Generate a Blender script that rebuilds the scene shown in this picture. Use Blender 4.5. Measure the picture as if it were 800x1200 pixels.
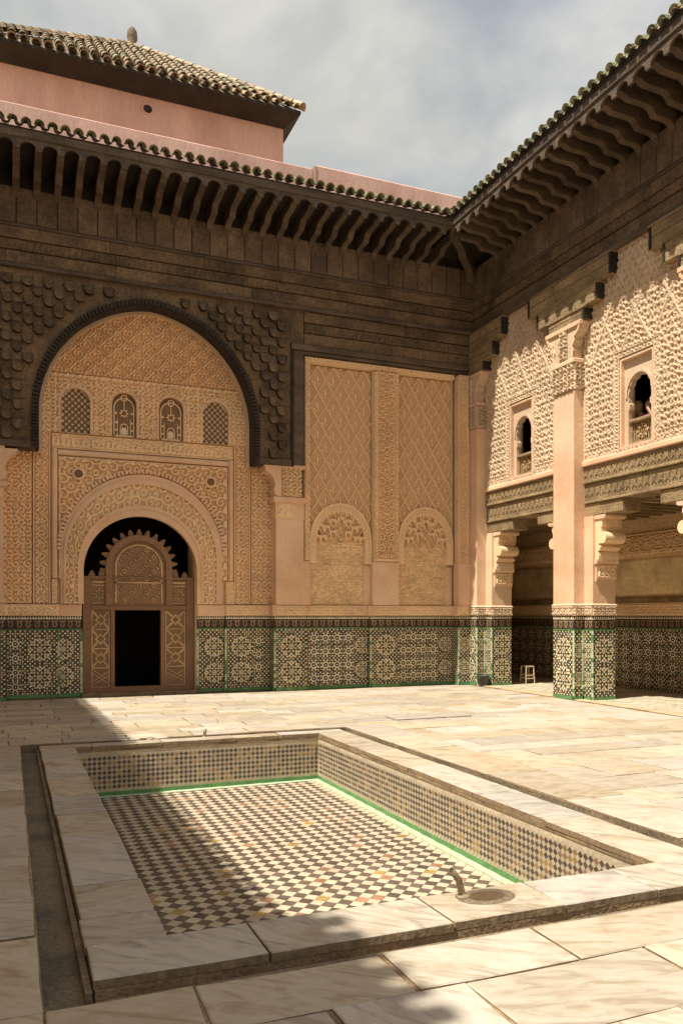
import bpy, math, random
import numpy as np
from mathutils import Vector, Matrix

random.seed(7)
RNG = np.random.default_rng(7)
for o in list(bpy.data.objects):
    bpy.data.objects.remove(o)
scene = bpy.context.scene
COL = scene.collection
PI = math.pi

# ------------------------------------------------------------------ camera
cam = bpy.data.cameras.new('camera')
cam.sensor_fit = 'VERTICAL'
cam.sensor_height = 36.0
cam.lens = 951.55 / 1200.0 * 36.0
cam.shift_y = (720.5 - 600.0) / 1200.0
cam.clip_start = 0.05
cam.clip_end = 2000.0
camo = bpy.data.objects.new('camera', cam)
camo.location = (0, 0, 1.7)
camo.rotation_euler = (math.radians(90), 0, math.radians(-22.24))
COL.objects.link(camo)
scene.camera = camo

# ------------------------------------------------------------------ sun, sky, exposure
SUN_DIR = Vector((1.0, 0.27, -2.05)).normalized()
sun = bpy.data.lights.new('sun', 'SUN')
sun.energy = 4.8
sun.angle = math.radians(0.53)
sun.color = (1.0, 0.925, 0.80)
suno = bpy.data.objects.new('sun', sun)
suno.rotation_euler = SUN_DIR.to_track_quat('-Z', 'Y').to_euler()
suno.location = (-20, -6, 42)
COL.objects.link(suno)

world = bpy.data.worlds.new('World')
scene.world = world
world.use_nodes = True
wt = world.node_tree
wt.nodes.clear()
wn = wt.nodes.new
sky = wn('ShaderNodeTexSky')
sky.sky_type = 'NISHITA'
sky.sun_disc = False
sky.sun_elevation = math.asin(-SUN_DIR.z)
sky.sun_rotation = math.atan2(-SUN_DIR.x, -SUN_DIR.y)
sky.dust_density = 3.0
tc = wn('ShaderNodeTexCoord')
mp = wn('ShaderNodeMapping')
mp.inputs['Scale'].default_value = (1.0, 1.0, 1.7)
n1 = wn('ShaderNodeTexNoise')
n1.inputs['Scale'].default_value = 2.6
n1.inputs['Detail'].default_value = 7.0
n1.inputs['Roughness'].default_value = 0.55
n1.inputs['Distortion'].default_value = 0.35
n2 = wn('ShaderNodeTexNoise')
n2.inputs['Scale'].default_value = 4.2
n2.inputs['Distortion'].default_value = 0.5
n2.inputs['Detail'].default_value = 6.0
r1 = wn('ShaderNodeValToRGB')
r1.color_ramp.elements[0].position = 0.30
r1.color_ramp.elements[0].color = (0.62, 0.62, 0.62, 1)
r1.color_ramp.elements[1].position = 0.58
r1.color_ramp.elements[1].color = (1, 1, 1, 1)
r2 = wn('ShaderNodeValToRGB')
r2.color_ramp.elements[0].position = 0.33
r2.color_ramp.elements[0].color = (2.6, 2.75, 2.72, 1)
r2.color_ramp.elements[1].position = 0.66
r2.color_ramp.elements[1].color = (5.2, 5.0, 4.5, 1)
mx = wn('ShaderNodeMix')
mx.data_type = 'RGBA'
bg = wn('ShaderNodeBackground')
bg.inputs['Strength'].default_value = 0.1
wo = wn('ShaderNodeOutputWorld')
L = wt.links.new
L(tc.outputs['Generated'], mp.inputs['Vector'])
L(mp.outputs['Vector'], n1.inputs['Vector'])
L(mp.outputs['Vector'], n2.inputs['Vector'])
L(n1.outputs['Fac'], r1.inputs['Fac'])
L(n2.outputs['Fac'], r2.inputs['Fac'])
L(r1.outputs['Color'], mx.inputs['Factor'])
L(sky.outputs['Color'], mx.inputs['A'])
L(r2.outputs['Color'], mx.inputs['B'])
L(mx.outputs['Result'], bg.inputs['Color'])
L(bg.outputs['Background'], wo.inputs['Surface'])

scene.view_settings.view_transform = 'Standard'
scene.view_settings.look = 'None'
scene.view_settings.exposure = 0.70
scene.view_settings.gamma = 1.0
scene.view_settings.use_curve_mapping = False
scene.cycles.use_denoising = True
scene.cycles.max_bounces = 10
scene.cycles.diffuse_bounces = 6
scene.cycles.glossy_bounces = 3
scene.cycles.sample_clamp_indirect = 6.0

# ------------------------------------------------------------------ materials
def mat(name, col, rough=0.85, var=0.18, vscale=2.0, fine=0.10, fscale=28.0, bump=0.25, bscale=60.0,
        rnd=0.0, stain=None, stain_scale=0.8, stain_amt=0.5, stretch=None, spec=0.3, grain=None):
    """Principled with cloudy and fine colour variation, an optional stain colour, and noise relief."""
    m = bpy.data.materials.new(name)
    m.use_nodes = True
    t = m.node_tree
    N = t.nodes.new
    K = t.links.new
    b = t.nodes['Principled BSDF']
    b.inputs['Roughness'].default_value = rough
    b.inputs['Specular IOR Level'].default_value = spec
    co = N('ShaderNodeTexCoord')
    vec = co.outputs['Object']
    if stretch:
        mm = N('ShaderNodeMapping')
        mm.inputs['Scale'].default_value = stretch
        K(vec, mm.inputs['Vector'])
        vec = mm.outputs['Vector']
    inf = N('ShaderNodeObjectInfo')
    if rnd > 0:
        ad = N('ShaderNodeVectorMath')
        ad.operation = 'ADD'
        sc = N('ShaderNodeVectorMath')
        sc.operation = 'SCALE'
        sc.inputs['Scale'].default_value = 37.0
        K(inf.outputs['Random'], sc.inputs[0])
        K(vec, ad.inputs[0])
        K(sc.outputs[0], ad.inputs[1])
        vec = ad.outputs[0]
    a = N('ShaderNodeTexNoise')
    a.inputs['Scale'].default_value = vscale
    a.inputs['Detail'].default_value = 5
    f = N('ShaderNodeTexNoise')
    f.inputs['Scale'].default_value = fscale
    f.inputs['Detail'].default_value = 4
    K(vec, a.inputs['Vector'])
    K(vec, f.inputs['Vector'])
    def rng(src, lo, hi, frm=(0.3, 0.7)):
        r = N('ShaderNodeMapRange')
        r.inputs['From Min'].default_value = frm[0]
        r.inputs['From Max'].default_value = frm[1]
        r.inputs['To Min'].default_value = lo
        r.inputs['To Max'].default_value = hi
        K(src, r.inputs['Value'])
        return r.outputs['Result']
    def mul(x, y):
        q = N('ShaderNodeMath')
        q.operation = 'MULTIPLY'
        K(x, q.inputs[0])
        K(y, q.inputs[1])
        return q.outputs[0]
    v = mul(rng(a.outputs['Fac'], 1 - var, 1 + var), rng(f.outputs['Fac'], 1 - fine, 1 + fine))
    if rnd > 0:
        v = mul(v, rng(inf.outputs['Random'], 1 - rnd, 1 + rnd, (0, 1)))
    hs = N('ShaderNodeHueSaturation')
    K(v, hs.inputs['Value'])
    base = hs.outputs['Color']
    if stain:
        s = N('ShaderNodeTexNoise')
        s.inputs['Scale'].default_value = stain_scale
        s.inputs['Detail'].default_value = 6
        s.inputs['Roughness'].default_value = 0.65
        K(vec, s.inputs['Vector'])
        mxx = N('ShaderNodeMix')
        mxx.data_type = 'RGBA'
        mxx.inputs['A'].default_value = (*col, 1)
        mxx.inputs['B'].default_value = (*stain, 1)
        K(rng(s.outputs['Fac'], 0, stain_amt, (0.42, 0.68)), mxx.inputs['Factor'])
        K(mxx.outputs['Result'], hs.inputs['Color'])
    else:
        hs.inputs['Color'].default_value = (*col, 1)
    K(base, b.inputs['Base Color'])
    if bump > 0:
        h = N('ShaderNodeTexNoise')
        h.inputs['Scale'].default_value = bscale
        h.inputs['Detail'].default_value = 3
        K(vec, h.inputs['Vector'])
        bp = N('ShaderNodeBump')
        bp.inputs['Strength'].default_value = bump
        bp.inputs['Distance'].default_value = 0.02
        K(h.outputs['Fac'], bp.inputs['Height'])
        K(bp.outputs['Normal'], b.inputs['Normal'])
    return m

def marble(name, col, vein, rnd=0.12):
    m = bpy.data.materials.new(name)
    m.use_nodes = True
    t = m.node_tree
    N = t.nodes.new
    K = t.links.new
    b = t.nodes['Principled BSDF']
    b.inputs['Roughness'].default_value = 0.62
    b.inputs['Specular IOR Level'].default_value = 0.3
    co = N('ShaderNodeTexCoord')
    inf = N('ShaderNodeObjectInfo')
    sc = N('ShaderNodeVectorMath'); sc.operation = 'SCALE'; sc.inputs['Scale'].default_value = 51.0
    ad = N('ShaderNodeVectorMath'); ad.operation = 'ADD'
    K(inf.outputs['Random'], sc.inputs[0])
    K(co.outputs['Object'], ad.inputs[0])
    K(sc.outputs[0], ad.inputs[1])
    # each slab's veins run in their own direction
    rt = N('ShaderNodeVectorRotate'); rt.rotation_type = 'Z_AXIS'
    am = N('ShaderNodeMath'); am.operation = 'MULTIPLY'; am.inputs[1].default_value = 1.1
    K(inf.outputs['Random'], am.inputs[0])
    K(ad.outputs[0], rt.inputs['Vector'])
    K(am.outputs[0], rt.inputs['Angle'])
    mp = N('ShaderNodeMapping'); mp.inputs['Scale'].default_value = (1.0, 4.0, 1.0)
    K(rt.outputs['Vector'], mp.inputs['Vector'])
    v = N('ShaderNodeTexNoise'); v.inputs['Scale'].default_value = 2.2; v.inputs['Detail'].default_value = 8; v.inputs['Roughness'].default_value = 0.62; v.inputs['Distortion'].default_value = 1.6
    K(mp.outputs['Vector'], v.inputs['Vector'])
    r = N('ShaderNodeValToRGB')
    r.color_ramp.elements[0].position = 0.36; r.color_ramp.elements[0].color = (*vein, 1)
    r.color_ramp.elements[1].position = 0.60; r.color_ramp.elements[1].color = (*col, 1)
    e = r.color_ramp.elements.new(0.47); e.color = (*[0.3 * p + 0.7 * q for p, q in zip(vein, col)], 1)
    K(v.outputs['Fac'], r.inputs['Fac'])
    # dirt spots and rust blotches
    d = N('ShaderNodeTexNoise'); d.inputs['Scale'].default_value = 3.3; d.inputs['Detail'].default_value = 7; d.inputs['Roughness'].default_value = 0.7
    K(ad.outputs[0], d.inputs['Vector'])
    dr = N('ShaderNodeMapRange'); dr.inputs['From Min'].default_value = 0.53; dr.inputs['From Max'].default_value = 0.72; dr.inputs['To Max'].default_value = 0.7
    K(d.outputs['Fac'], dr.inputs['Value'])
    mx = N('ShaderNodeMix'); mx.data_type = 'RGBA'; mx.inputs['B'].default_value = (0.30, 0.215, 0.135, 1)
    d2 = N('ShaderNodeTexNoise'); d2.inputs['Scale'].default_value = 1.1; d2.inputs['Detail'].default_value = 9; d2.inputs['Roughness'].default_value = 0.75
    K(ad.outputs[0], d2.inputs['Vector'])
    dr2 = N('ShaderNodeMapRange'); dr2.inputs['From Min'].default_value = 0.5; dr2.inputs['From Max'].default_value = 0.68; dr2.inputs['To Max'].default_value = 0.5
    K(d2.outputs['Fac'], dr2.inputs['Value'])
    dmx = N('ShaderNodeMath'); dmx.operation = 'MAXIMUM'
    K(dr.outputs['Result'], dmx.inputs[0]); K(dr2.outputs['Result'], dmx.inputs[1])
    K(dmx.outputs[0], mx.inputs['Factor'])
    K(r.outputs['Color'], mx.inputs['A'])
    hs = N('ShaderNodeHueSaturation')
    rr = N('ShaderNodeMapRange'); rr.inputs['To Min'].default_value = 1 - rnd; rr.inputs['To Max'].default_value = 1 + rnd * 0.7
    K(inf.outputs['Random'], rr.inputs['Value'])
    K(rr.outputs['Result'], hs.inputs['Value'])
    wn_ = N('ShaderNodeTexWhiteNoise'); wn_.noise_dimensions = '1D'
    K(inf.outputs['Random'], wn_.inputs['W'])
    r3 = N('ShaderNodeMapRange'); r3.inputs['To Min'].default_value = 0.7; r3.inputs['To Max'].default_value = 1.35
    K(wn_.outputs['Value'], r3.inputs['Value'])
    K(r3.outputs['Result'], hs.inputs['Saturation'])
    K(mx.outputs['Result'], hs.inputs['Color'])
    K(hs.outputs['Color'], b.inputs['Base Color'])
    bp = N('ShaderNodeBump'); bp.inputs['Strength'].default_value = 0.25; bp.inputs['Distance'].default_value = 0.01
    hn = N('ShaderNodeTexNoise'); hn.inputs['Scale'].default_value = 14; hn.inputs['Detail'].default_value = 6
    K(ad.outputs[0], hn.inputs['Vector'])
    K(hn.outputs['Fac'], bp.inputs['Height'])
    K(bp.outputs['Normal'], b.inputs['Normal'])
    return m

MT = {}
MT['stucco'] = mat('carved_stucco', (0.82, 0.60, 0.375), 0.9, 0.13, 1.1, 0.10, 22, 0.35, 45, stain=(0.66, 0.45, 0.25), stain_scale=0.55, stain_amt=0.75)
MT['stucco_sunlit'] = mat('sunlit_carved_stucco', (0.60, 0.465, 0.32), 0.9, 0.10, 1.2, 0.10, 25, 0.35, 45, stain=(0.52, 0.355, 0.225), stain_scale=0.5, stain_amt=0.7)  # same stucco; its tone adjusted for sunlight on the arcade side
MT['plaster'] = mat('plain_plaster', (0.72, 0.51, 0.34), 0.85, 0.10, 1.1, 0.06, 24, 0.3, 9, stain=(0.62, 0.34, 0.19), stain_scale=0.7, stain_amt=0.7)
MT['rough'] = mat('rough_brick_plaster', (0.70, 0.49, 0.28), 0.95, 0.16, 1.6, 0.25, 14, 0.8, 16, stretch=(1, 1, 2.0))
MT['wood'] = mat('dark_cedar', (0.092, 0.066, 0.047), 0.75, 0.3, 1.4, 0.3, 22, 0.6, 18, rnd=0.15, stretch=(1, 1, 3), stain=(0.15, 0.108, 0.074), stain_scale=1.6, stain_amt=0.8)
MT['gallery'] = mat('stained_gallery_plaster', (0.80, 0.63, 0.36), 0.9, 0.2, 0.7, 0.12, 14, 0.3, 20, stain=(0.36, 0.24, 0.11), stain_scale=0.8, stain_amt=0.9)
MT['wood_frieze'] = mat('weathered_cedar_frieze', (0.165, 0.110, 0.060), 0.8, 0.3, 1.2, 0.35, 16, 1.0, 13, rnd=0.18, stain=(0.062, 0.043, 0.028), stain_scale=0.9, stain_amt=0.9)
MT['wood_panel_lit'] = mat('lit_cedar_panel', (0.165, 0.115, 0.072), 0.8, 0.3, 1.6, 0.3, 20, 0.8, 16, rnd=0.22, stain=(0.07, 0.05, 0.036), stain_scale=1.4, stain_amt=0.8)  # lighter than the corbels: bounce light from below put into the colour
MT['wood_dark_shade'] = mat('black_cedar_and_shade', (0.030, 0.022, 0.018), 0.7, 0.3, 2, 0.3, 22, 0.5, 18, rnd=0.15)  # black boards; also shade of eave slots and boss undersides as colour
MT['wood_boss'] = mat('carved_cedar_boss', (0.150, 0.100, 0.052), 0.7, 0.35, 2, 0.3, 22, 0.5, 18, rnd=0.3, stain=(0.07, 0.05, 0.035), stain_scale=2.5, stain_amt=0.8)
MT['lintel'] = mat('olive_cedar', (0.300, 0.215, 0.115), 0.8, 0.25, 1.5, 0.35, 30, 0.9, 30, rnd=0.1, stain=(0.15, 0.10, 0.05), stain_scale=1.8, stain_amt=0.7)
MT['door'] = mat('door_cedar', (0.265, 0.150, 0.080), 0.65, 0.25, 3, 0.2, 30, 0.4, 30, rnd=0.12, stain=(0.15, 0.085, 0.045), stain_scale=3, stain_amt=0.7)
MT['door_lattice'] = mat('door_lattice', (0.47, 0.32, 0.17), 0.65, 0.25, 3, 0.2, 30, 0.3, 30)
MT['dark'] = mat('unlit_dark_plaster', (0.05, 0.038, 0.03), 0.95, 0.2, 2, 0.1, 20, 0.1, 20)  # near-black: lack of light in rooms and holes put into the colour
MT['pink'] = mat('pink_limewash', (0.70, 0.455, 0.375), 0.92, 0.12, 0.9, 0.07, 18, 0.3, 25, stain=(0.56, 0.33, 0.26), stain_scale=1.3, stain_amt=0.8, stretch=(1, 1, 0.35))
MT['tile_green'] = mat('green_roof_tile', (0.135, 0.18, 0.08), 0.4, 0.35, 6, 0.2, 30, 0.3, 30, rnd=0.4, stain=(0.40, 0.32, 0.19), stain_scale=7, stain_amt=0.9, spec=0.5)
MT['tile_ochre'] = mat('weathered_roof_tile', (0.36, 0.27, 0.175), 0.65, 0.35, 6, 0.25, 30, 0.3, 30, rnd=0.4, stain=(0.19, 0.165, 0.095), stain_scale=4, stain_amt=0.8)
MT['marble'] = marble('veined_marble', (0.465, 0.413, 0.333), (0.32, 0.265, 0.19), 0.19)
MT['coping'] = marble('coping_marble', (0.455, 0.405, 0.328), (0.265, 0.225, 0.17), 0.11)
MT['stone_edge'] = mat('soiled_stone_edge', (0.27, 0.195, 0.115), 0.9, 0.3, 5, 0.25, 30, 0.3, 30, stain=(0.15, 0.105, 0.06), stain_scale=4, stain_amt=0.9)
MT['mortar'] = mat('sandy_mortar', (0.30, 0.21, 0.125), 0.95, 0.25, 3, 0.3, 40, 0.6, 40, stain=(0.20, 0.13, 0.07), stain_scale=2, stain_amt=0.8)
MT['gutter'] = mat('gutter_cement', (0.205, 0.155, 0.10), 0.9, 0.3, 2.5, 0.3, 35, 0.6, 35, stain=(0.10, 0.085, 0.06), stain_scale=1.8, stain_amt=0.9)
MT['g_floor'] = mat('gallery_floor_tile', (0.42, 0.37, 0.27), 0.7, 0.2, 3, 0.2, 30, 0.2, 30, rnd=0.2)
MT['wet'] = mat('damp_outlet', (0.085, 0.058, 0.032), 0.35, 0.3, 8, 0.2, 40, 0.3, 30, spec=0.5)
MT['kerb'] = mat('worn_kerb', (0.50, 0.37, 0.22), 0.8, 0.2, 3, 0.2, 30, 0.4, 30)
def glaze(name, col, rnd=0.0, var=0.22):
    return mat(name, col, 0.42, var, 9, 0.2, 40, 0.2, 40, spec=0.35, rnd=rnd)
MT['z_white'] = glaze('zellij_white', (0.76, 0.67, 0.47))
MT['z_cream'] = glaze('zellij_cream', (0.68, 0.55, 0.29))
MT['z_black'] = glaze('zellij_black', (0.040, 0.033, 0.024))
MT['z_green'] = glaze('zellij_green', (0.105, 0.235, 0.085))
MT['z_lgreen'] = glaze('zellij_pale_green', (0.43, 0.52, 0.34), var=0.3)
MT['z_ochre'] = glaze('zellij_ochre', (0.42, 0.25, 0.085))
MT['z_terra'] = glaze('zellij_terracotta', (0.40, 0.165, 0.075))
MT['z_grout'] = mat('zellij_grout', (0.095, 0.082, 0.058), 0.9, 0.3, 6, 0.2, 40, 0.2, 40)
MT['p_white'] = mat('pool_tile_cream', (0.48, 0.405, 0.29), 0.5, 0.12, 5, 0.1, 40, 0.1, 40, rnd=0.10, spec=0.4)
MT['p_dark'] = mat('pool_tile_dark', (0.115, 0.083, 0.062), 0.5, 0.3, 7, 0.15, 40, 0.1, 40, rnd=0.25, spec=0.4)
MT['p_terra'] = mat('pool_tile_terracotta', (0.31, 0.165, 0.10), 0.5, 0.25, 7, 0.15, 40, 0.1, 40, rnd=0.25, spec=0.4)
MT['p_ochre'] = mat('pool_tile_ochre', (0.33, 0.22, 0.075), 0.5, 0.25, 7, 0.15, 40, 0.1, 40, rnd=0.2, spec=0.4)
MT['p_grout'] = mat('pool_grout', (0.50, 0.425, 0.295), 0.9, 0.2, 4, 0.2, 40, 0.2, 40)
MT['frieze'] = mat('dark_sgraffito_ground', (0.055, 0.036, 0.024), 0.7, 0.3, 5, 0.2, 40, 0.2, 40)
MT['frieze_hi'] = mat('sgraffito_raised', (0.30, 0.20, 0.115), 0.7, 0.3, 5, 0.2, 40, 0.2, 40)
MT['metal'] = mat('old_brass_pipe', (0.22, 0.17, 0.10), 0.45, 0.4, 12, 0.3, 60, 0.4, 60, spec=0.5)
MT['bucket'] = mat('grey_plastic', (0.055, 0.06, 0.05), 0.5, 0.15, 6, 0.1, 40, 0.1, 40)
MT['cane'] = mat('bare_stool_wood', (0.52, 0.40, 0.23), 0.6, 0.2, 8, 0.2, 40, 0.2, 40)
MT['glass_pale'] = mat('pale_stucco_inlay', (0.72, 0.60, 0.42), 0.6, 0.1, 8, 0.1, 40, 0.1, 40)
MT['screen_back'] = mat('brown_screen_ground', (0.22, 0.135, 0.075), 0.85, 0.2, 6, 0.2, 40, 0.3, 40)  # darker brown than the stucco around it
MT['skin'] = mat('skin', (0.60, 0.38, 0.27), 0.6, 0.05, 5, 0.03, 30, 0.0)
MT['pinkcloth'] = mat('magenta_cloth', (0.55, 0.03, 0.22), 0.85, 0.1, 5, 0.05, 30, 0.1)
MT['whitecloth'] = mat('white_cloth', (0.65, 0.64, 0.66), 0.85, 0.1, 5, 0.05, 30, 0.1)
MT['hair_fair'] = mat('fair_hair', (0.42, 0.29, 0.14), 0.7, 0.2, 12, 0.2, 40, 0.3)
MT['hair_brown'] = mat('brown_hair', (0.10, 0.055, 0.03), 0.7, 0.2, 12, 0.2, 40, 0.3)

# ------------------------------------------------------------------ helpers
W = {}
def thing(name, label, cat, loc=(0, 0, 0), group=None, kind=None):
    o = bpy.data.objects.new(name, None)
    o.empty_display_size = 0.3
    o.location = loc
    COL.objects.link(o)
    W[o.name] = Matrix.Translation(loc)
    tag(o, label, cat, group, kind)
    return o
def tag(o, label=None, cat=None, group=None, kind=None):
    if label: o['label'] = label
    if cat: o['category'] = cat
    if group: o['group'] = group
    o['kind'] = kind or 'thing'
    return o
def put(name, mesh, parent=None, loc=(0, 0, 0), rot=None, scl=None, kind=None, label=None):
    o = bpy.data.objects.new(name, mesh)
    COL.objects.link(o)
    m = Matrix.Translation(loc)
    o.location = loc
    if rot is not None:
        o.rotation_euler = rot
        from mathutils import Euler
        m = m @ Euler(rot).to_matrix().to_4x4()
    if scl is not None:
        o.scale = scl
        m = m @ Matrix.Diagonal((*scl, 1))
    W[o.name] = m
    if parent is not None:
        o.parent = parent
        o.matrix_parent_inverse = W[parent.name].inverted()
    if kind: o['kind'] = kind
    if label: o['label'] = label
    return o

def FB(y):
    return lambda u, v, w: (u, y - w, v)
def FR(x):
    return lambda u, v, w: (x - w, u, v)
FZ = lambda u, v, w: (u, v, w)

class MB:
    """collects polygons, then becomes one mesh"""
    def __init__(self, *mats):
        self.v = []; self.f = []; self.mi = []; self.mats = list(mats)
    def slot(self, m):
        if m not in self.mats: self.mats.append(m)
        return self.mats.index(m)
    def poly(self, pts, m=0):
        n = len(self.v)
        self.v += [tuple(p) for p in pts]
        self.f.append(tuple(range(n, n + len(pts))))
        self.mi.append(m if isinstance(m, int) else self.slot(m))
    def faces(self, pts, fs, m=0):
        n = len(self.v)
        self.v += [tuple(p) for p in pts]
        mi = m if isinstance(m, int) else self.slot(m)
        for q in fs:
            self.f.append(tuple(n + i for i in q)); self.mi.append(mi)
        return self
    def box(self, F, u0, u1, v0, v1, w0, w1, m=0, ch=0.0):
        if ch > 0:
            p = [F(u0, v0, w0), F(u1, v0, w0), F(u1, v1, w0), F(u0, v1, w0),
                 F(u0, v0, w1 - ch), F(u1, v0, w1 - ch), F(u1, v1, w1 - ch), F(u0, v1, w1 - ch),
                 F(u0 + ch, v0 + ch, w1), F(u1 - ch, v0 + ch, w1), F(u1 - ch, v1 - ch, w1), F(u0 + ch, v1 - ch, w1)]
            fs = [(3, 2, 1, 0), (0, 1, 5, 4), (1, 2, 6, 5), (2, 3, 7, 6), (3, 0, 4, 7),
                  (4, 5, 9, 8), (5, 6, 10, 9), (6, 7, 11, 10), (7, 4, 8, 11), (8, 9, 10, 11)]
        else:
            p = [F(u0, v0, w0), F(u1, v0, w0), F(u1, v1, w0), F(u0, v1, w0), F(u0, v0, w1), F(u1, v0, w1), F(u1, v1, w1), F(u0, v1, w1)]
            fs = [(3, 2, 1, 0), (4, 5, 6, 7), (0, 1, 5, 4), (1, 2, 6, 5), (2, 3, 7, 6), (3, 0, 4, 7)]
        return self.faces(p, fs, m)
    def prism(self, F, poly, w0, w1, m=0, back=True):
        n = len(poly)
        p = [F(a, b, w1) for a, b in poly] + [F(a, b, w0) for a, b in poly]
        fs = [tuple(range(n))] + ([tuple(range(2 * n - 1, n - 1, -1))] if back else [])
        fs += [(i, n + i, n + (i + 1) % n, (i + 1) % n) for i in range(n)]
        return self.faces(p, fs, m)
    def band(self, F, A, B, w0, w1, m=0, wa=None):
        """solid strip between polylines A and B (same length); top may slope from wa (at A) to w1 (at B)"""
        n = len(A)
        wa = w1 if wa is None else wa
        p = [F(a, b, wa) for a, b in A] + [F(a, b, w1) for a, b in B] + [F(a, b, w0) for a, b in A] + [F(a, b, w0) for a, b in B]
        fs = []
        for i in range(n - 1):
            fs += [(i, i + 1, n + i + 1, n + i), (2 * n + i + 1, 2 * n + i, i, i + 1), (n + i, n + i + 1, 3 * n + i + 1, 3 * n + i)]
        fs += [(0, n, 3 * n, 2 * n), (n - 1, 2 * n - 1, 4 * n - 1, 3 * n - 1)]
        return self.faces(p, fs, m)
    def tube(self, pts, r, seg=8, m=0):
        pts = [Vector(p) for p in pts]
        rs = r if isinstance(r, (list, tuple)) else [r] * len(pts)
        P = []; up = Vector((0.13, 0.27, 0.95))
        for i, p in enumerate(pts):
            d = (pts[min(i + 1, len(pts) - 1)] - pts[max(i - 1, 0)]).normalized()
            a = d.cross(up)
            if a.length < 0.05: a = d.cross(Vector((1, 0, 0)))
            a.normalize(); b = d.cross(a)
            P += [p + rs[i] * (math.cos(2 * PI * k / seg) * a + math.sin(2 * PI * k / seg) * b) for k in range(seg)]
        fs = []
        for i in range(len(pts) - 1):
            for k in range(seg):
                k2 = (k + 1) % seg
                fs.append((i * seg + k, i * seg + k2, (i + 1) * seg + k2, (i + 1) * seg + k))
        fs += [tuple(range(seg)), tuple(range((len(pts) - 1) * seg, len(pts) * seg))]
        return self.faces(P, fs, m)
    def lathe(self, c, prof, seg=16, m=0, sx=1.0, sy=1.0):
        P = []
        for r, z in prof:
            P += [(c[0] + sx * r * math.cos(2 * PI * k / seg), c[1] + sy * r * math.sin(2 * PI * k / seg), c[2] + z) for k in range(seg)]
        fs = []
        for i in range(len(prof) - 1):
            for k in range(seg):
                k2 = (k + 1) % seg
                fs.append((i * seg + k, i * seg + k2, (i + 1) * seg + k2, (i + 1) * seg + k))
        fs += [tuple(range(seg)), tuple(range((len(prof) - 1) * seg, len(prof) * seg))]
        return self.faces(P, fs, m)
    def mesh(self, name, smooth=False):
        me = bpy.data.meshes.new(name)
        me.from_pydata(self.v, [], self.f)
        for m in self.mats:
            me.materials.append(MT[m])
        me.polygons.foreach_set('material_index', self.mi)
        if smooth:
            me.polygons.foreach_set('use_smooth', [True] * len(self.f))
        me.update()
        return me
    def build(self, name, parent=None, kind=None, label=None, smooth=False):
        return put(name, self.mesh(name, smooth), parent, kind=kind, label=label)

def hfield(name, F, u0, u1, v0, v1, fn, matname, parent, res=0.016, mask=None, edge=0.06, kind=None):
    """a carved panel: a fine grid pushed out by fn(u, v) with returned rim; mask(u, v) True = open"""
    nu = max(2, int((u1 - u0) / res)); nv = max(2, int((v1 - v0) / res))
    uu = np.linspace(u0, u1, nu + 1); vv = np.linspace(v0, v1, nv + 1)
    U, V = np.meshgrid(uu, vv)
    H = fn(U, V)
    H = np.array(np.broadcast_to(H, U.shape), dtype=float).copy()
    H[0, :] = H[-1, :] = H[:, 0] = H[:, -1] = -edge
    a, b, c = F(U, V, H)
    P = np.stack([np.broadcast_to(a, U.shape), np.broadcast_to(b, U.shape), np.broadcast_to(c, U.shape)], -1).reshape(-1, 3).astype(np.float32)
    I = np.arange((nu + 1) * (nv + 1)).reshape(nv + 1, nu + 1)
    Q = np.stack([I[:-1, :-1], I[:-1, 1:], I[1:, 1:], I[1:, :-1]], -1).reshape(-1, 4)
    if mask is not None:
        cu = (U[:-1, :-1] + U[1:, 1:]) / 2; cv = (V[:-1, :-1] + V[1:, 1:]) / 2
        Q = Q[~mask(cu, cv).reshape(-1)]
    me = bpy.data.meshes.new(name)
    me.vertices.add(len(P)); me.vertices.foreach_set('co', P.reshape(-1))
    me.loops.add(Q.size); me.loops.foreach_set('vertex_index', Q.reshape(-1).astype(np.int32))
    me.polygons.add(len(Q))
    me.polygons.foreach_set('loop_start', np.arange(0, Q.size, 4, dtype=np.int32))
    me.polygons.foreach_set('use_smooth', np.zeros(len(Q), dtype=bool))
    me.materials.append(MT[matname])
    me.update(calc_edges=True)
    me.validate()
    return put(name, me, parent, kind=kind)

def sm(x, a, b):
    t = np.clip((x - a) / (b - a), 0, 1)
    return t * t * (3 - 2 * t)
_LW = np.random.default_rng(11)
_ANG = _LW.uniform(0, 2 * PI, (6, 18)); _PH = _LW.uniform(0, 2 * PI, (6, 18))
def labyrinth(u, v, lam, k=0):
    """meandering grooves of even width, as in carved scroll work: interference of waves of one length"""
    f = 0.0
    for a, p in zip(_ANG[k], _PH[k]):
        f = f + np.sin(2 * PI / lam * (u * math.cos(a) + v * math.sin(a)) + p)
    return sm(f / 3.0, -0.12, 0.20)
def curl(u, v, s, k=0.0):
    """scroll work mirrored about the axis of every repeat; 0..1"""
    m = np.abs(np.mod(u + s * 0.5, s) - s * 0.5)
    return np.maximum(scrolls(m, v, s * 0.62, s * 0.175), 0.0)
def vermi(u, v, s, k=0.0):
    """all-over scroll ground"""
    return np.maximum(scrolls(u, v, s * 1.25, s * 0.42), 0.5 * labyrinth(u, v, s * 0.42, 3 + int(k * 10) % 3))
def cells(u, v, a, b):
    """offsets to the nearest node of a staggered lattice, and that node's parity"""
    i0 = np.round(u / a); j0 = np.round(v / b)
    d0 = ((u - i0 * a) / a) ** 2 + ((v - j0 * b) / b) ** 2
    i1 = np.round(u / a - 0.5) + 0.5; j1 = np.round(v / b - 0.5) + 0.5
    d1 = ((u - i1 * a) / a) ** 2 + ((v - j1 * b) / b) ** 2
    n = d1 < d0
    return u - np.where(n, i1, i0) * a, v - np.where(n, j1, j0) * b, np.where(n, 1.0, 0.0) + 2 * np.mod(np.where(n, i1 - 0.5, i0), 2)
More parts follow.
